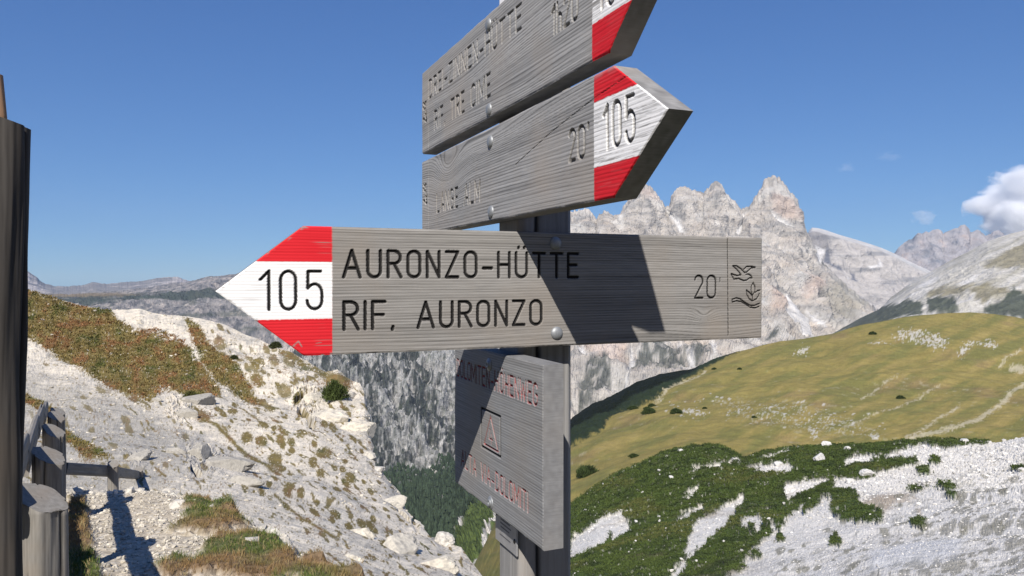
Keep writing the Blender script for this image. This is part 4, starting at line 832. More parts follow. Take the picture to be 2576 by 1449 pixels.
o1, U1, V1, P1, N1 = layer("hillside", [foot, m1, m2, m3, [(u, v, float(np.interp(u, [-500, 65, 500, 900, 960, 1020, 1120, 1220, 1400], [84, 80, 66, 44, 30, 21, 15, 12, 8]))) for u, v in ridge1]], -420, 1380, 1.7, [50, 80, 90, 90], col1, M_HILL, amp=1.0, freq=1 / 7, octv=4, gain=.5, back=(16, 22, 8), extra=ex1,
                           ampfn=lambda U, V, P: np.clip(P[..., 1] / 60, .08, 1) * (.35 + .65 * sstep(0, 25, V - np.interp(U, [q[0] for q in ridge1], [q[1] for q in ridge1]))))
tag(o1, kind="structure")

# --- unseen rock towers added behind the viewer to cut sky fill on the boards
tb = np.radians(np.arange(78, 284, .8)); nb = 60
hb = 210 + 90 * np.maximum(0, np.sin(tb * 9)) * (np.abs(tb - 3.3) < .8) + 40 * pnoise(tb * 9, .5, .5)
ss = np.linspace(0, 1, nb)[:, None]; RB = 60 + 330 * ss ** .6; HB = -8 + hb[None] * np.where(ss < .45, ss * .7, .315 + (ss - .45) * 1.25)
XB = np.sin(tb)[None] * RB; YB_ = np.cos(tb)[None] * RB; nbz = fbm(XB / 40, YB_ / 40, HB / 60, 5, .55)
HB = HB + 22 * nbz * ss; XB = XB + 14 * nbz; PB_ = np.stack([XB, YB_, HB], -1)
cb_ = mixc(fill(XB.shape, (.34, .32, .29)), col(.20, .195, .185), sstep(-.1, .3, nbz))
tag(new_mesh("mountains", PB_.reshape(-1, 3), gridfaces(*XB.shape), M_MTN2, attrs={"Col": cb_.reshape(-1, 3)}), kind="structure")

# ------------------------------------------------------------------ near ground: path on a ledge
EDGE = np.array([(-14, 10.5), (-9, 9.6), (-6.2, 8.9), (-4.79, 8.3), (-3.57, 8.05), (-2.97, 7.4), (-2.16, 6.4), (-1.67, 5.77), (-1.19, 5.15), (-.64, 4.25), (.2, 3.4), (1.5, 2.9), (4, 2.6), (12, 2.2)])
def ground_z(x, y):
    x = np.asarray(x, float); y = np.asarray(y, float)
    z = -1.65 - .12 * np.maximum(0, y - 3) + .0 * x
    z = z + .09 * fbm(x * .9, y * .9, 0.3, 3) - .10 * sstep(.2, 1.2, -(x + .617 * y + .95)) 
    ye = np.interp(x, EDGE[:, 0], EDGE[:, 1]); d = (y - ye) + .22 * fbm(x * 1.7, y * 1.7, 1.0, 3)
    d = d * .75
    z = z - np.where(d > 0, 1.9 * d + .5 * d * d * .3, 0) - .10 * sstep(-.5, 0, d)
    return z + EZ, d
gx = np.arange(-9.5, 7.0, .022); gy = np.arange(-3.0, 13.0, .028)
GX, GY = np.meshgrid(gx, gy)
gz_, gd = ground_z(GX, GY)
nf = fbm(GX * 6, GY * 6, .7, 4, .6); nff = fbm(GX * 26, GY * 26, 2.1, 3, .6)
U_ = GX / np.maximum(GY, .3) * F + CX; V_ = 698 - (gz_ - EZ) / np.maximum(GY, .3) * F
turf = [[(520, 1440), (500, 1385), (560, 1345), (620, 1350), (690, 1370), (730, 1400), (755, 1450), (700, 1480), (600, 1470)], [(420, 1340), (520, 1268), (600, 1265), (640, 1320), (600, 1330), (500, 1350)], [(690, 1290), (740, 1300), (800, 1330), (850, 1365), (880, 1400), (820, 1400), (760, 1350)], [(800, 1380), (900, 1400), (1000, 1440), (1050, 1500), (760, 1500), (730, 1440)], [(170, 1260), (205, 1260), (230, 1400), (260, 1500), (150, 1500)], [(440, 1268), (560, 1260), (600, 1285), (480, 1290)], [(380, 1430), (520, 1400), (560, 1440), (420, 1470)]]
T = np.full(GX.shape, -99.0)
for i, p in enumerate(turf): T = np.maximum(T, polyd(U_, V_, p))
T = np.where(GY > 1.5, T, -99)
turfm = sstep(-6, 8, T + 26 * nf)
pebb = np.abs(nff)
gz2 = gz_ + .022 * nf + .010 * nff + turfm * (.05 + .03 * nf)
rocky = sstep(-.35, .05, gd); gz2 = gz2 + rocky * .16 * (fbm(GX * 2.2, GY * 2.2, gz_ * 1.5, 5, .6, ridged=True) - .45)
GC = fill(GX.shape, (.45, .395, .31)); GC = mixc(GC, col(.58, .54, .47), sstep(.0, .35, nff)); GC = mixc(GC, col(.27, .225, .165), sstep(.1, .4, -nff + .3 * nf) * .7)
GC = mixc(GC, col(.56, .53, .475), rocky * .8)
GC = mixc(GC, col(.085, .080, .045), 1 - sstep(2.4, 3.1, GY + nf)); tc = mixc(fill(GX.shape, (.07, .085, .022)), col(.16, .095, .045), sstep(-.15, .2, fbm(GX * 1.3 + 3, GY * 1.3, 2.0, 3)))  # unseen ground round the camera darkened to cut bounce light on the boards
GC = GC * (1 - turfm[..., None] * .9) + tc * turfm[..., None] * .9
g = new_mesh("path", np.stack([GX, GY, gz2], -1).reshape(-1, 3), gridfaces(*GX.shape), M_NEAR, smooth=False, attrs={"Col": np.clip(GC, 0, 1).reshape(-1, 3)})
tag(g, kind="structure")

# ------------------------------------------------------------------ scatter helpers
ICO_V = None
def ico():
    t = (1 + 5 ** .5) / 2
    v = np.array([(-1, t, 0), (1, t, 0), (-1, -t, 0), (1, -t, 0), (0, -1, t), (0, 1, t), (0, -1, -t), (0, 1, -t), (t, 0, -1), (t, 0, 1), (-t, 0, -1), (-t, 0, 1)], float); v /= np.linalg.norm(v[0])
    f = np.array([(0, 11, 5), (0, 5, 1), (0, 1, 7), (0, 7, 10), (0, 10, 11), (1, 5, 9), (5, 11, 4), (11, 10, 2), (10, 7, 6), (7, 1, 8), (3, 9, 4), (3, 4, 2), (3, 2, 6), (3, 6, 8), (3, 8, 9), (4, 9, 5), (2, 4, 11), (6, 2, 10), (8, 6, 7), (9, 8, 1)])
    return v, f
IV, IF = ico()
def scatter_stones(name, pts, sizes, cols, mat):
    n = len(pts); R = rng.normal(size=(n, 3, 3)); Q, _ = np.linalg.qr(R)
    sc_ = rng.uniform(.55, 1.15, (n, 1, 3)); jit = rng.uniform(.72, 1.2, (n, 12, 1))
    V = (IV[None] * jit * sc_) @ Q; V[..., 2] *= .75
    V = V * np.asarray(sizes)[:, None, None] + pts[:, None]
    Fc = (IF[None] + (np.arange(n) * 12)[:, None, None]).reshape(-1, 3)
    return new_mesh(name, V.reshape(-1, 3), Fc, mat, attrs={"Col": np.repeat(cols, 12, 0)})
def tufts(name, pts, hgt, cols, mat, blades=7, spread=.5, lean=.5, width=.06, bend=True):
    n = len(pts) * blades; base = np.repeat(pts, blades, 0); h = np.repeat(hgt, blades) * rng.uniform(.5, 1.15, n)
    a = rng.uniform(0, 2 * np.pi, n); d = np.stack([np.cos(a), np.sin(a), np.zeros(n)], 1); ln = rng.uniform(.1, 1, n) * lean
    a2 = a + rng.uniform(-1.2, 1.2, n) + np.pi / 2; s = np.stack([np.cos(a2), np.sin(a2), np.zeros(n)], 1)
    b0 = base + d * (rng.uniform(0, 1, n) * spread * h)[:, None]
    mid_ = b0 + d * (ln * h * .35)[:, None] + ZZ * (h * .6)[:, None]; tip = b0 + d * (ln * h)[:, None] + ZZ * h[:, None]
    w_ = (h * width)[:, None]
    V = np.stack([b0 - s * w_, b0 + s * w_, mid_ + s * w_ * .7, mid_ - s * w_ * .7, tip], 1)
    i = (np.arange(n) * 5)[:, None]
    C = np.repeat(np.repeat(cols, blades, 0) * rng.uniform(.7, 1.3, (n, 1)), 5, 0)
    return new_mesh(name, V.reshape(-1, 3), [np.concatenate([i, i + 1, i + 2, i + 3], 1), np.concatenate([i + 3, i + 2, i + 4], 1)], mat, attrs={"Col": C})
M_STONE = terrain_mat("loose_stone", .08, .6, .2); M_LEAF = terrain_mat("needles_and_grass", .5, 0.0, .25)
# gravel on the path
n = 26000; x = rng.uniform(-6, 1.2, n); y = rng.uniform(3.2, 9.2, n); zz_, dd_ = ground_z(x, y)
k = (dd_ < .35) & (rng.uniform(size=n) < .9); x, y, zz_ = x[k], y[k], zz_[k]
sz = .006 + .018 * rng.uniform(size=len(x)) ** 4 + .004 * rng.uniform(size=len(x))
cc = np.array([.60, .55, .46])[None] * rng.uniform(.6, 1.15, (len(x), 1))
tag(scatter_stones("gravel", np.stack([x, y, zz_ + .022 * fbm(x * 6, y * 6, .7, 4, .6) + .004], 1), sz, cc, M_STONE), kind="stuff")
n = 420; x = rng.uniform(-5, 1.0, n); y = rng.uniform(3.6, 9.2, n); zz_, dd_ = ground_z(x, y); k = (dd_ > -.5) & (dd_ < .4); x, y, zz_ = x[k], y[k], zz_[k]
tag(scatter_stones("rubble", np.stack([x, y, zz_ + .01], 1), .03 + .07 * rng.uniform(size=len(x)) ** 2, np.array([.56, .53, .47])[None] * rng.uniform(.75, 1.1, (len(x), 1)), M_STONE), kind="stuff")
# grass on the turf patches
idx = np.flatnonzero((turfm > .45) & (GY > 2.5) & (GX < 2)); idx = rng.choice(idx, min(30000, len(idx)), replace=False)
bp = np.stack([GX.ravel()[idx], GY.ravel()[idx], gz2.ravel()[idx] - .004], 1)
ngr = fbm(bp[:, 0] * 1.3 + 3, bp[:, 1] * 1.3, 2.0, 3)
gc = mixc(np.broadcast_to(col(.085, .120, .026), bp.shape).copy(), col(.24, .155, .07), sstep(-.12, .18, ngr)); gc = mixc(gc, col(.30, .24, .12), (rng.uniform(size=len(bp)) < .25).astype(float))
tag(tufts("grass", bp, rng.uniform(.014, .046, len(bp)), gc, M_LEAF, blades=6, spread=.7, lean=1.0, width=.05), kind="stuff")
# stones on the left hillside
sel = (V1 < 1300) & (V1 > 740) & (P1[..., 1] < 80) & ((B1[0] < .3) | (rng.uniform(size=V1.shape) < .18)); idx = rng.choice(np.flatnonzero(sel), 6000, replace=False)
pts = P1.reshape(-1, 3)[idx]; s_ = pts[:, 1] * (.0006 + .0032 * rng.uniform(size=len(idx)) ** 7)
tag(scatter_stones("scattered_stones", pts, s_, np.array([.60, .55, .46])[None] * rng.uniform(.6, 1.1, (len(idx), 1)), M_STONE), kind="stuff")
# low heath tufts on the brown turf
Uf, Vf, Pf = U1.ravel(), V1.ravel(), P1.reshape(-1, 3)
bm_ = np.zeros(Uf.shape)
for p in brown[:3]: bm_ = np.maximum(bm_, polyd(Uf, Vf, p) > 2)
idx = rng.choice(np.flatnonzero(bm_ > 0), 12000, replace=False); pts = Pf[idx]
nn = fbm(Uf[idx] / 55, Vf[idx] / 38, 1.0, 4, .6)
tc_ = mixc(np.broadcast_to(col(.20, .155, .06), pts.shape).copy(), col(.235, .125, .058), sstep(.0, .22, nn)); tc_ = mixc(tc_, col(.09, .10, .03), sstep(.05, .3, -nn))
tag(tufts("heath", pts, pts[:, 1] * .0024 * rng.uniform(.5, 1.3, len(idx)), tc_, M_LEAF, blades=5, spread=1.2, lean=1.3, width=.25), kind="stuff")
# stones and dwarf pine on the right slope
Uf, Vf, Pf = U3.ravel(), V3.ravel(), P3.reshape(-1, 3)
pm = pmask(U3, V3, P3).ravel()
vis = (Vf < 1470) & (Uf < 2700)
back3 = np.zeros(U3.shape, bool); back3[-5:] = True; vis &= ~back3.ravel()
idx = rng.choice(np.flatnonzero(vis & (pm < .2)), 13000, replace=False); pts = Pf[idx]
s_ = pts[:, 1] * (.0006 + .0034 * rng.uniform(size=len(idx)) ** 7) * (1 - .5 * sstep(1250, 1400, Vf[idx]))
tag(scatter_stones("scree_stones", pts, s_, np.array([.68, .66, .62])[None] * rng.uniform(.55, 1.08, (len(idx), 1)), M_STONE), kind="stuff")
idx = rng.choice(np.flatnonzero(vis & (pm > .5) & (fbm(Uf / 22, Vf / 12, 6.6, 3) > .14)), 150, replace=False); pts = Pf[idx]
s_ = pts[:, 1] * (.0008 + .0026 * rng.uniform(size=len(idx)) ** 4)
tag(scatter_stones("scattered_stones", pts + ZZ * (s_ * .4)[:, None], s_, np.array([.68, .66, .62])[None] * rng.uniform(.6, 1.05, (len(idx), 1)), M_STONE), kind="stuff")
idx = rng.choice(np.flatnonzero(vis & (pm > .6)), 60000, replace=False); pts = Pf[idx]
nn = fbm(pts[:, 0] / 3, pts[:, 1] / 3, pts[:, 2] / 3, 3)
nq = fbm(pts[:, 0] / 14, pts[:, 1] / 14, pts[:, 2] / 14, 3); pcl = mixc(np.broadcast_to(col(.066, .092, .024), pts.shape).copy(), col(.030, .044, .017), sstep(-.1, .3, nn)); pcl = mixc(pcl, col(.105, .110, .035), sstep(.08, .35, nq) * .8)
tag(tufts("dwarf_pine_scrub", pts, pts[:, 1] * rng.uniform(.0010, .0021, len(idx)), pcl, M_LEAF, blades=5, spread=1.5, lean=1.5, width=.26), kind="stuff")
# forest on the gorge foot
Uf, Vf, Pf = U7.ravel(), V7.ravel(), P7.reshape(-1, 3)
idx = np.flatnonzero((Vf > 1185 + 50 * pnoise(Uf / 70, Vf / 70, .5)) & (Vf < 1500) & (Uf > 900) & (Uf < 1330) & (polyd(Uf, Vf, [(1130, 1450), (1150, 1340), (1190, 1270), (1260, 1230), (1450, 1250), (1450, 1500), (1130, 1500)]) < 3))
idx = rng.choice(idx, min(len(idx), 9000), replace=False); pts = Pf[idx]
n = len(pts); hh = rng.uniform(7, 15, n); K = 6
ang = np.linspace(0, 2 * np.pi, K, endpoint=False); tiers = [(0.0, .15), (.12, .24), (.45, .15), (.48, .2), (.78, .07), (1.0, .004)]
V = np.concatenate([np.stack([np.cos(ang) * r_, np.sin(ang) * r_, np.full(K, t_)], 1) for t_, r_ in tiers])
V = V[None] * hh[:, None, None] * np.concatenate([rng.uniform(.75, 1.3, (n, len(V), 1)).repeat(2, 2), np.ones((n, len(V), 1))], 2) + pts[:, None]
Fc = (gridfaces(len(tiers), K, wrap=True)[None] + (np.arange(n) * K * len(tiers))[:, None, None]).reshape(-1, 4)
fo = new_mesh("forest", V.reshape(-1, 3), Fc, M_LEAF, attrs={"Col": np.repeat(np.array([[.036, .052, .030]]) * rng.uniform(.6, 1.5, (n, 1)), K * len(tiers), 0)})
tag(fo, kind="stuff")

# ------------------------------------------------------------------ individual boulders and shrubs
def surf(U, V, P, u, v):
    i = np.argmin((U - u) ** 2 + (V - v) ** 2); return P.reshape(-1, 3)[i]
def boulder(p, r, label, group, seed, colr=(.58, .57, .55)):
    import bmesh
    bm = bmesh.new(); bmesh.ops.create_icosphere(bm, subdivisions=4, radius=1)
    V = np.array([v.co[:] for v in bm.verts]); Fc = np.array([[q.index for q in f.verts] for f in bm.faces]); bm.free()
    q = V + seed * 3.1; d = 1 + .30 * fbm(q[:, 0] * .9, q[:, 1] * .9, q[:, 2] * .9, 2) + .26 * fbm(q[:, 0] * 2.2, q[:, 1] * 2.2, q[:, 2] * 3.2, 6, .62, ridged=True)
    for c in range(7):     # broken flat facets
        nn_ = rng.normal(size=3); nn_ /= np.linalg.norm(nn_); k = V @ nn_; d = np.where(k * d > .72, .72 / np.maximum(k, .01), d)
    V = V * d[:, None] * np.array([1.15, .9, .78])
    C = mixc(np.broadcast_to(np.array(colr), V.shape).copy(), col(.28, .265, .24), sstep(.0, .3, fbm(q[:, 0] * 3, q[:, 1] * 3, q[:, 2] * 5, 4, .65)) * .75)
    o = new_mesh("boulder", V * r, Fc, M_STONE, attrs={"Col": C}); o.location = Vector(p + ZZ * r * .25)
    o.rotation_euler = (0, 0, seed); return tag(o, label, "boulder", group)
gb = "boulders among the dwarf pine"
for i, (x, y, r, lb) in enumerate([(1463, 108, 29, "pale boulder standing alone at the foot of the golden meadow"), (1580, 148, 19, "rounded grey-white boulder just below the meadow edge, in the pine belt"), (1417, 215, 32, "large pale boulder ringed by dwarf pine, left of the long white scree tongue"), (1688, 285, 34, "wide white boulder at the right end of the pine belt"), (920, 203, 20, "small pointed white boulder on the pine mound crest"), (1242, 350, 30, "grey-white boulder at the left end of a stony patch in the pines"), (1225, 377, 16, "small round boulder below a bigger grey-white one in the pines"), (1588, 308, 24, "flat white slab boulder beside the pine belt"), (2242, 98, 20, "white boulder on the upper rim of the scree near the dark pines"), (1180, 225, 24, "white boulder in a rubble patch amid the pines"), (575, 302, 14, "little white boulder alone in the dark pine slope"), (630, 152, 14, "tiny white boulder near the crest of the pine mound"), (2565, 340 - 80, 16, "dull grey boulder on the scree by the right picture edge")]):
    (u, v), = Z8([(x, y)]); p = surf(U3, V3, P3, u, v)
    if i == 0: p = surf(U3, V3, P3, u, v + 5)
    boulder(p, r * .4431 * p[1] / F, lb, gb, i * 1.7 + .4)
for i, (u, v, r, lb) in enumerate([(1112, 1372, 26, "blocky cream boulder on the rim of the gully"), (1052, 1330, 20, "pale rock standing on the gully edge above the forest"), (948, 1190, 13, "small pale rock at the foot of the dark cleft")]):
    p = surf(U1, V1, P1, u, v); boulder(p, r * p[1] / F, lb, "rocks on the gully rim", i * 2.3 + 9, (.56, .53, .475))
go = "rock outcrops on the left hillside"
for i, (u, v, r_, lb) in enumerate([(497, 1012, 34, "grey broken outcrop below the brown turf, mid hillside"), (470, 1052, 20, "low grey rock step under the broken outcrop"), (505, 1160, 34, "dark-holed grey outcrop just above the end of the path"), (560, 1190, 40, "largest jagged grey outcrop above the path end, right of the dark-holed one"), (440, 1150, 22, "small grey outcrop above the far fence rail"), (352, 1168, 22, "pale rock beside the last far fence post"), (615, 1228, 26, "pointed grey rock at the lower right end of the outcrops"), (742, 1000, 26, "cream rock knob left of the dark cleft"), (790, 1005, 30, "rounded cream rock right of the knob, under the rim shrub"), (835, 1060, 48, "big cream rock face below the rim shrub"), (880, 1000, 24, "pale crag on the rim right of the shrub"), (905, 1080, 34, "cream buttress at the edge of the gorge"), (925, 1150, 26, "lower cream buttress above the dark gorge edge"), (985, 1268, 36, "overhanging pale rock nose above the gorge"), (905, 1345, 30, "mossy rock at the foot of the pale face"), (1000, 1385, 60, "large layered pale rock block at the bottom of the slope"), (1090, 1420, 48, "cracked cream rock block right of the layered one"), (890, 1400, 34, "grey rock behind the grassy bank"), (676, 1095, 12, "small dark rock on the pale slope"), (395, 1010, 10, "small rock near the turf edge")]):
    p = surf(U1, V1, P1, u, v); q = r_ * p[1] / F
    o = boulder(p - ZZ * q * (.45 if u > 650 else .2), q * (1 if u > 650 else 1.15), lb, go, i * 1.9 + 20, (.56, .52, .44) if u > 650 else (.38, .36, .32)); o.name = "rock_outcrop"; o["category"] = "rock outcrop"; o.scale = (1.15, .8, .85)
def shrub(p, rx, rz, label, group, seed, colr):
    root = empty("shrub", tuple(p)); tag(root, label, "shrub", group)
    r2 = np.random.default_rng(seed); n = 520
    a = r2.uniform(0, 2 * np.pi, n); c = r2.uniform(0, 1, n); rad = np.sqrt(1 - c ** 2) * r2.uniform(.55, 1.08, n)
    lump = 1 + .25 * np.sin(a * 3 + seed) + .15 * np.sin(a * 5 + 2 * seed)
    pt = np.stack([np.cos(a) * rad * rx * lump, np.sin(a) * rad * rx * lump, c * rz * r2.uniform(.5, 1.1, n)], 1)
    global rng; keep = rng; rng = r2
    cl = np.array(colr)[None] * r2.uniform(.6, 1.5, (n, 1))
    tufts("foliage", pt, np.full(n, rx * .34), cl, M_LEAF, blades=7, spread=.6, lean=1.1, width=.10).parent = root
    st_ = []; 
    V = []; Fc = []
    for k in range(5):
        t = k * 1.256 + seed; tipv = np.array([math.cos(t) * rx * .6, math.sin(t) * rx * .6, rz * .6])
        for j in range(4):
            q = t + j * 1.57; o_ = np.array([math.cos(q), math.sin(q), 0]) * rx * .035; V.append(o_ - ZZ * .05 * rz)
        V.append(tipv); b_ = k * 5
        for j in range(4): Fc.append((b_ + j, b_ + (j + 1) % 4, b_ + 4))
    s_ = new_mesh("stem", np.array(V), np.array(Fc), M_SHADELOG, root, attrs={"paint": np.tile([0, 0, 0, .5], (len(V), 1))})
    rng = keep; return root
gs = "dark shrubs on the golden meadow"
for i, (x, y, r, lb) in enumerate([(600, 605, 30, "largest low dark shrub on the lower left of the meadow"), (765, 573, 12, "small dark shrub right of the largest meadow shrub"), (458, 615, 34, "flat wide shrub at the left edge of the meadow near the pine fringe"), (362, 598, 24, "low shrub touching the pine fringe, upper left of a wide flat one"), (442, 595, 20, "thin low shrub just above the flat wide one"), (460, 555, 20, "dark upright shrub by the white stones near the pine fringe"), (1875, 508, 20, "lone dark shrub in the middle of the golden slope"), (1718, 150, 18, "lone dark shrub high up on the meadow skyline"), (965, 352, 11, "tiny dark shrub on the upper left meadow"), (820, 348, 12, "tiny dark shrub near the forest edge, highest on the left"), (362, 850, 24, "round dark shrub on the lowest part of the meadow"), (90, 935, 60, "big dark pine cushion beside the post at the meadow foot"), (1045, 640, 12, "small dark shrub among grey stones mid meadow")]):
    (u, v), = Z7([(x, y)]); p = surf(U2, V2, P2m, u, v) if y < 900 else surf(U2, V2, P2m, u, v)
    rr_ = r * .4431 * p[1] / F; shrub(p - ZZ * .1 * rr_, rr_, rr_ * .75, lb, gs, i + 3, (.040, .058, .018))
p = surf(U1, V1, P1, 842, 1008); shrub(p, 27 * p[1] / F, 44 * p[1] / F, "bushy green shrub on the cliff rim of the left hillside", "shrubs on the left hillside", 50, (.060, .082, .026))
p = surf(U1, V1, P1, 482, 1008); shrub(p, 20 * p[1] / F, 22 * p[1] / F, "rounded olive shrub below the brown turf, beside a rock step", "shrubs on the left hillside", 51, (.10, .105, .035))
p = surf(U1, V1, P1, 588, 906); shrub(p, 9 * p[1] / F, 10 * p[1] / F, "tiny dark shrub on the pale upper hillside", "shrubs on the left hillside", 52, (.06, .07, .03))
p = surf(U1, V1, P1, 697, 868); shrub(p, 14 * p[1] / F, 12 * p[1] / F, "small dark shrub on the hillside skyline behind the arrow tip", "shrubs on the left hillside", 53, (.06, .07, .03))

# ------------------------------------------------------------------ fence and tall post on the left
def planksec(w_, h_, n=64, seed=0):
    t = np.linspace(0, 2 * np.pi, n, endpoint=False); c, s_ = np.cos(t), np.sin(t); k = (np.abs(c) ** 5 + np.abs(s_) ** 5) ** (-1 / 5)
    rr = 1 + .03 * np.sin(3 * t + seed) + .02 * np.sin(7 * t + 2 * seed)
    return np.stack([c * k * h_ * rr, s_ * k * w_ * rr], 1)
def logsec(r, n=72, seed=0, oval=1.0):
    t = np.linspace(0, 2 * np.pi, n, endpoint=False); rr = r * (1 + .05 * np.sin(2 * t + seed) + .05 * np.sin(3 * t + 2 * seed) + .025 * np.sin(5 * t + seed) + .015 * np.sin(9 * t + 3 * seed))
    return np.stack([np.cos(t) * rr, np.sin(t) * rr * oval], 1)
fence = empty("wooden_fence", (-1.75, 3.0, 0)); tag(fence, "weathered grey log fence with slanted post tops running down beside the path", "fence")
def fparent(o): o.parent = fence; o.location = Vector(o.location) - fence.location
FP = []
specs = [(155, 1232, 1272, 3.0, .170), (160, 1133, 1157, 4.6, .168), (162, 1074, 1092, 6.3, .165), (163, 1040, 1053, 8.0, .165), (164, 1031, 1040, 9.4, .16)]
for i, (ur, vtl, vtr, D, wd) in enumerate(specs):
    cu = ur - wd / 2 * F / D + (4 if i == 0 else 0)
    c = at(cu, 1300, D); zt = (at(cu, (vtl + vtr) / 2, D))[2]; gz0 = float(ground_z(c[0], c[1])[0]) - .45
    path = [np.array([c[0], c[1], z]) for z in np.linspace(gz0, zt + .2, 46)]
    sl_ = (vtr - vtl) / (wd * F / D)
    o = loft("post", path, logsec(wd / 2, 84, i * 1.3), M_LOG, seed=3.1 + i * 2.2, gr=9, jitter=.020, cracks=6, top_tilt=((.58, -.12, 1.0), (c[0], c[1], zt)))
    fparent(o); FP.append(np.array([c[0], c[1], zt]))
fd = np.array([-.529, .848, 0]); fl = np.array([-.848, -.529, 0])     # along and to the left of the fence
for j, (off, r_, dz) in enumerate(((.125, .080, .035), (.120, .050, -.37))):
    for i in range(len(FP) - 1):
        a_, b_ = FP[i], FP[i + 1]
        a2 = a_ + fl * off + ZZ * (dz + .01) - fd * .14; b2 = b_ + fl * off + ZZ * (dz + .01) + fd * .12
        if i % 2: a2 = a2 - ZZ * .05
        path = [a2 + (b2 - a2) * t for t in np.linspace(0, 1, 30)]
        o = loft("rail", path, planksec(.024, r_, 64, i + j * 3.3), M_LOG, seed=20 + i * 1.7 + j * 5, gr=8, jitter=.010, cracks=3, xdir=(0, 0, 1)); fparent(o)
# run turning right, lower down the slope
far = [(165, 1157, 9.4, .13), (285, 1166, 10.2, .13), (350, 1180, 13.5, .13)]
FQ = []
for i, (u, v, D, wd) in enumerate(far):
    c = at(u, v, D)
    if i:
        path = [np.array([c[0], c[1], z]) for z in np.linspace(c[2] - 1.3, c[2] + .15, 40)]
        o = loft("post", path, logsec(wd / 2, 48, i + 7), M_LOG, seed=40 + i, gr=6, jitter=.008, cracks=1, top_tilt=((.3, -.5, 1.0), (c[0], c[1], c[2]))); fparent(o)
    FQ.append(c)
FQ.append(at(386, 1194, 15.0))
for i in range(3):
    for dz in (-.05, -.40):
        if dz < -.1 and i == 2: continue
        a_, b_ = FQ[i] + ZZ * dz, FQ[i + 1] + ZZ * dz; bh = np.array([-.1, .16, 0])
        path = [a_ + bh * .5 - ZZ * .08 + (b_ - a_) * t for t in np.linspace(0, 1.0, 24)]
        o = loft("rail", path, planksec(.03, .075, 48, i + 9), M_LOG, seed=60 + i + dz, gr=5, jitter=.008, xdir=(0, 0, 1)); fparent(o)
# tall round post close to the camera
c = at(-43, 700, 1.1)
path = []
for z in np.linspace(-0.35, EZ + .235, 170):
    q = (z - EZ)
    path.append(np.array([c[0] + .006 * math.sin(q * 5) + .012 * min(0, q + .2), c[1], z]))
tp = loft("wooden_post", path, logsec(.050, 140, .6), M_SHADELOG, seed=31.3, gr=11, jitter=.019, cracks=8, top_tilt=((.30, .10, 1), (c[0], c[1], at(0, 284, 1.1)[2])))
tag(tp, "tall round timber post, shade put into its wood colour, at the left edge of the view, close up", "post")

pp_ = [at(-24, 190, 1.22), at(-13, 300, 1.22), at(-10, 800, 1.25), at(-10, 1500, 1.3)]
pp_ = [pp_[3] - ZZ * .9] + pp_[::-1]
q_ = np.array(pp_); tt = np.linspace(0, len(q_) - 1, 60); path = np.stack([np.interp(tt, range(len(q_)), q_[:, k]) for k in range(3)], 1)
M_TAN = wood_mat("pale_tan_wood", (0.42, 0.27, 0.17), (0.28, 0.16, 0.095), (0.1, 0.06, 0.04), fscale=(200, 200, 14))
tag(loft("wooden_pole", path, logsec(.016, 30, 1), M_TAN, seed=77, gr=4, jitter=.004), "thin tan wooden pole end showing above the tall dark post at the left edge", "pole")

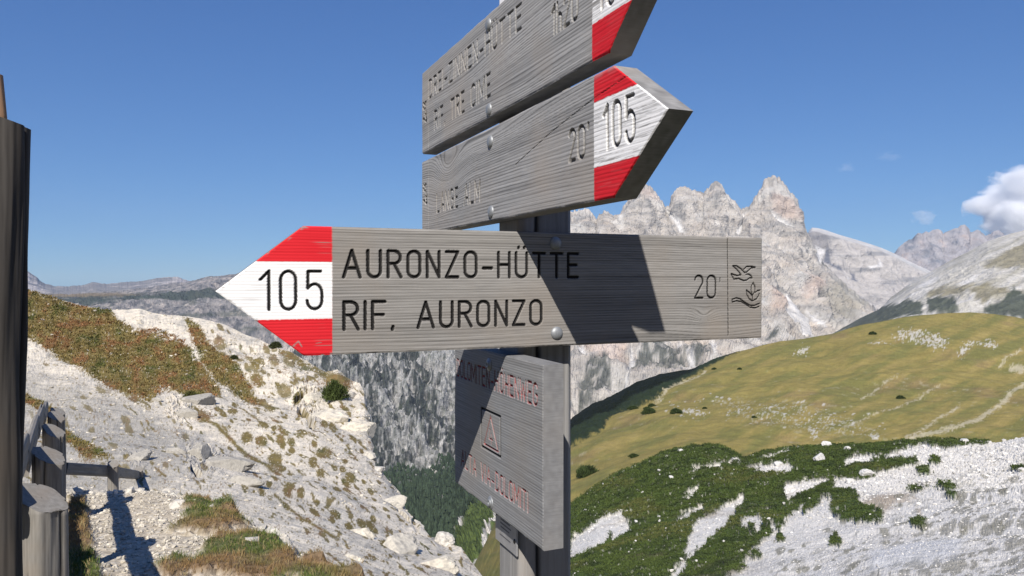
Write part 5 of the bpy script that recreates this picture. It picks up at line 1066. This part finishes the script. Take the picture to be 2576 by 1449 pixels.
# ------------------------------------------------------------------ clouds beyond the range (real volumes)
def cloud(name, u, v, D, pw, ph, dens, seed, thr, label, nsc=2.2, lobes=None):
    c = at(u, v, D); s = D / F; hx, hz = pw * s / 2, ph * s / 2; hy = hx * .8
    import bmesh
    bm = bmesh.new(); bmesh.ops.create_icosphere(bm, subdivisions=3, radius=1)
    V = np.array([q.co[:] for q in bm.verts]); Fc = np.array([[q.index for q in f.verts] for f in bm.faces]); bm.free()
    m = bpy.data.materials.new(name + "_vapour"); m.use_nodes = True; n = m.node_tree; n.nodes.remove(n.nodes["Principled BSDF"])
    out = n.nodes["Material Output"]; pv = nd(n, "ShaderNodeVolumePrincipled"); pv.inputs["Color"].default_value = (1, 1, 1, 1); pv.inputs["Anisotropy"].default_value = -0.3
    tc = nd(n, "ShaderNodeTexCoord"); ns = nd(n, "ShaderNodeTexNoise"); ns.inputs["Scale"].default_value = nsc; ns.inputs["Detail"].default_value = 5; ns.inputs["Roughness"].default_value = .55; ns.inputs["Distortion"].default_value = .2
    mp = nd(n, "ShaderNodeMapping"); mp.inputs["Location"].default_value = (seed, seed * .7, 0); n.links.new(tc.outputs["Object"], mp.inputs[0]); n.links.new(mp.outputs[0], ns.inputs["Vector"])
    ln = nd(n, "ShaderNodeVectorMath", operation='LENGTH'); n.links.new(tc.outputs["Object"], ln.inputs[0])
    a1 = nd(n, "ShaderNodeMath", operation='MULTIPLY_ADD'); n.links.new(ln.outputs["Value"], a1.inputs[0]); a1.inputs[1].default_value = -.62; n.links.new(ns.outputs["Fac"], a1.inputs[2])
    r = nd(n, "ShaderNodeMapRange"); n.links.new(a1.outputs[0], r.inputs[0]); r.inputs[1].default_value = thr; r.inputs[2].default_value = thr + .10; r.inputs[3].default_value = 0; r.inputs[4].default_value = dens
    n.links.new(r.outputs[0], pv.inputs["Density"]); n.links.new(pv.outputs[0], out.inputs["Volume"])
    o = new_mesh("cloud", V, Fc, m); o.location = Vector(c); o.scale = (hx, hy, hz)
    return tag(o, kind="stuff")
cloud("cloud_bank", 2690, 520, 9500, 500, 270, .011, 3.0, -.02, "")
cloud("small_cloud", 2322, 545, 9500, 90, 60, .0016, 8.0, .10, "")
cloud("wisp", 2128, 422, 9500, 70, 34, .0007, 11.0, .12, "")
cloud("wisp", 2235, 394, 9500, 90, 34, .0005, 15.0, .12, "")

# ------------------------------------------------------------------ the air
hm = bpy.data.materials.new("pale_air"); hm.use_nodes = True; n = hm.node_tree; n.nodes.remove(n.nodes["Principled BSDF"])
pv = nd(n, "ShaderNodeVolumePrincipled"); pv.inputs["Color"].default_value = (.62, .76, 1.0, 1); pv.inputs["Density"].default_value = 3.0e-5; pv.inputs["Anisotropy"].default_value = .2
n.links.new(pv.outputs[0], n.nodes["Material Output"].inputs["Volume"])
hz = boxmesh("haze", (0, 0, 0), np.array([1., 0, 0]), np.array([0, 1., 0]), ZZ, 5200, 5200, 1200, hm, None)
hz.location = (-300, 5000, -300); tag(hz, kind="stuff")
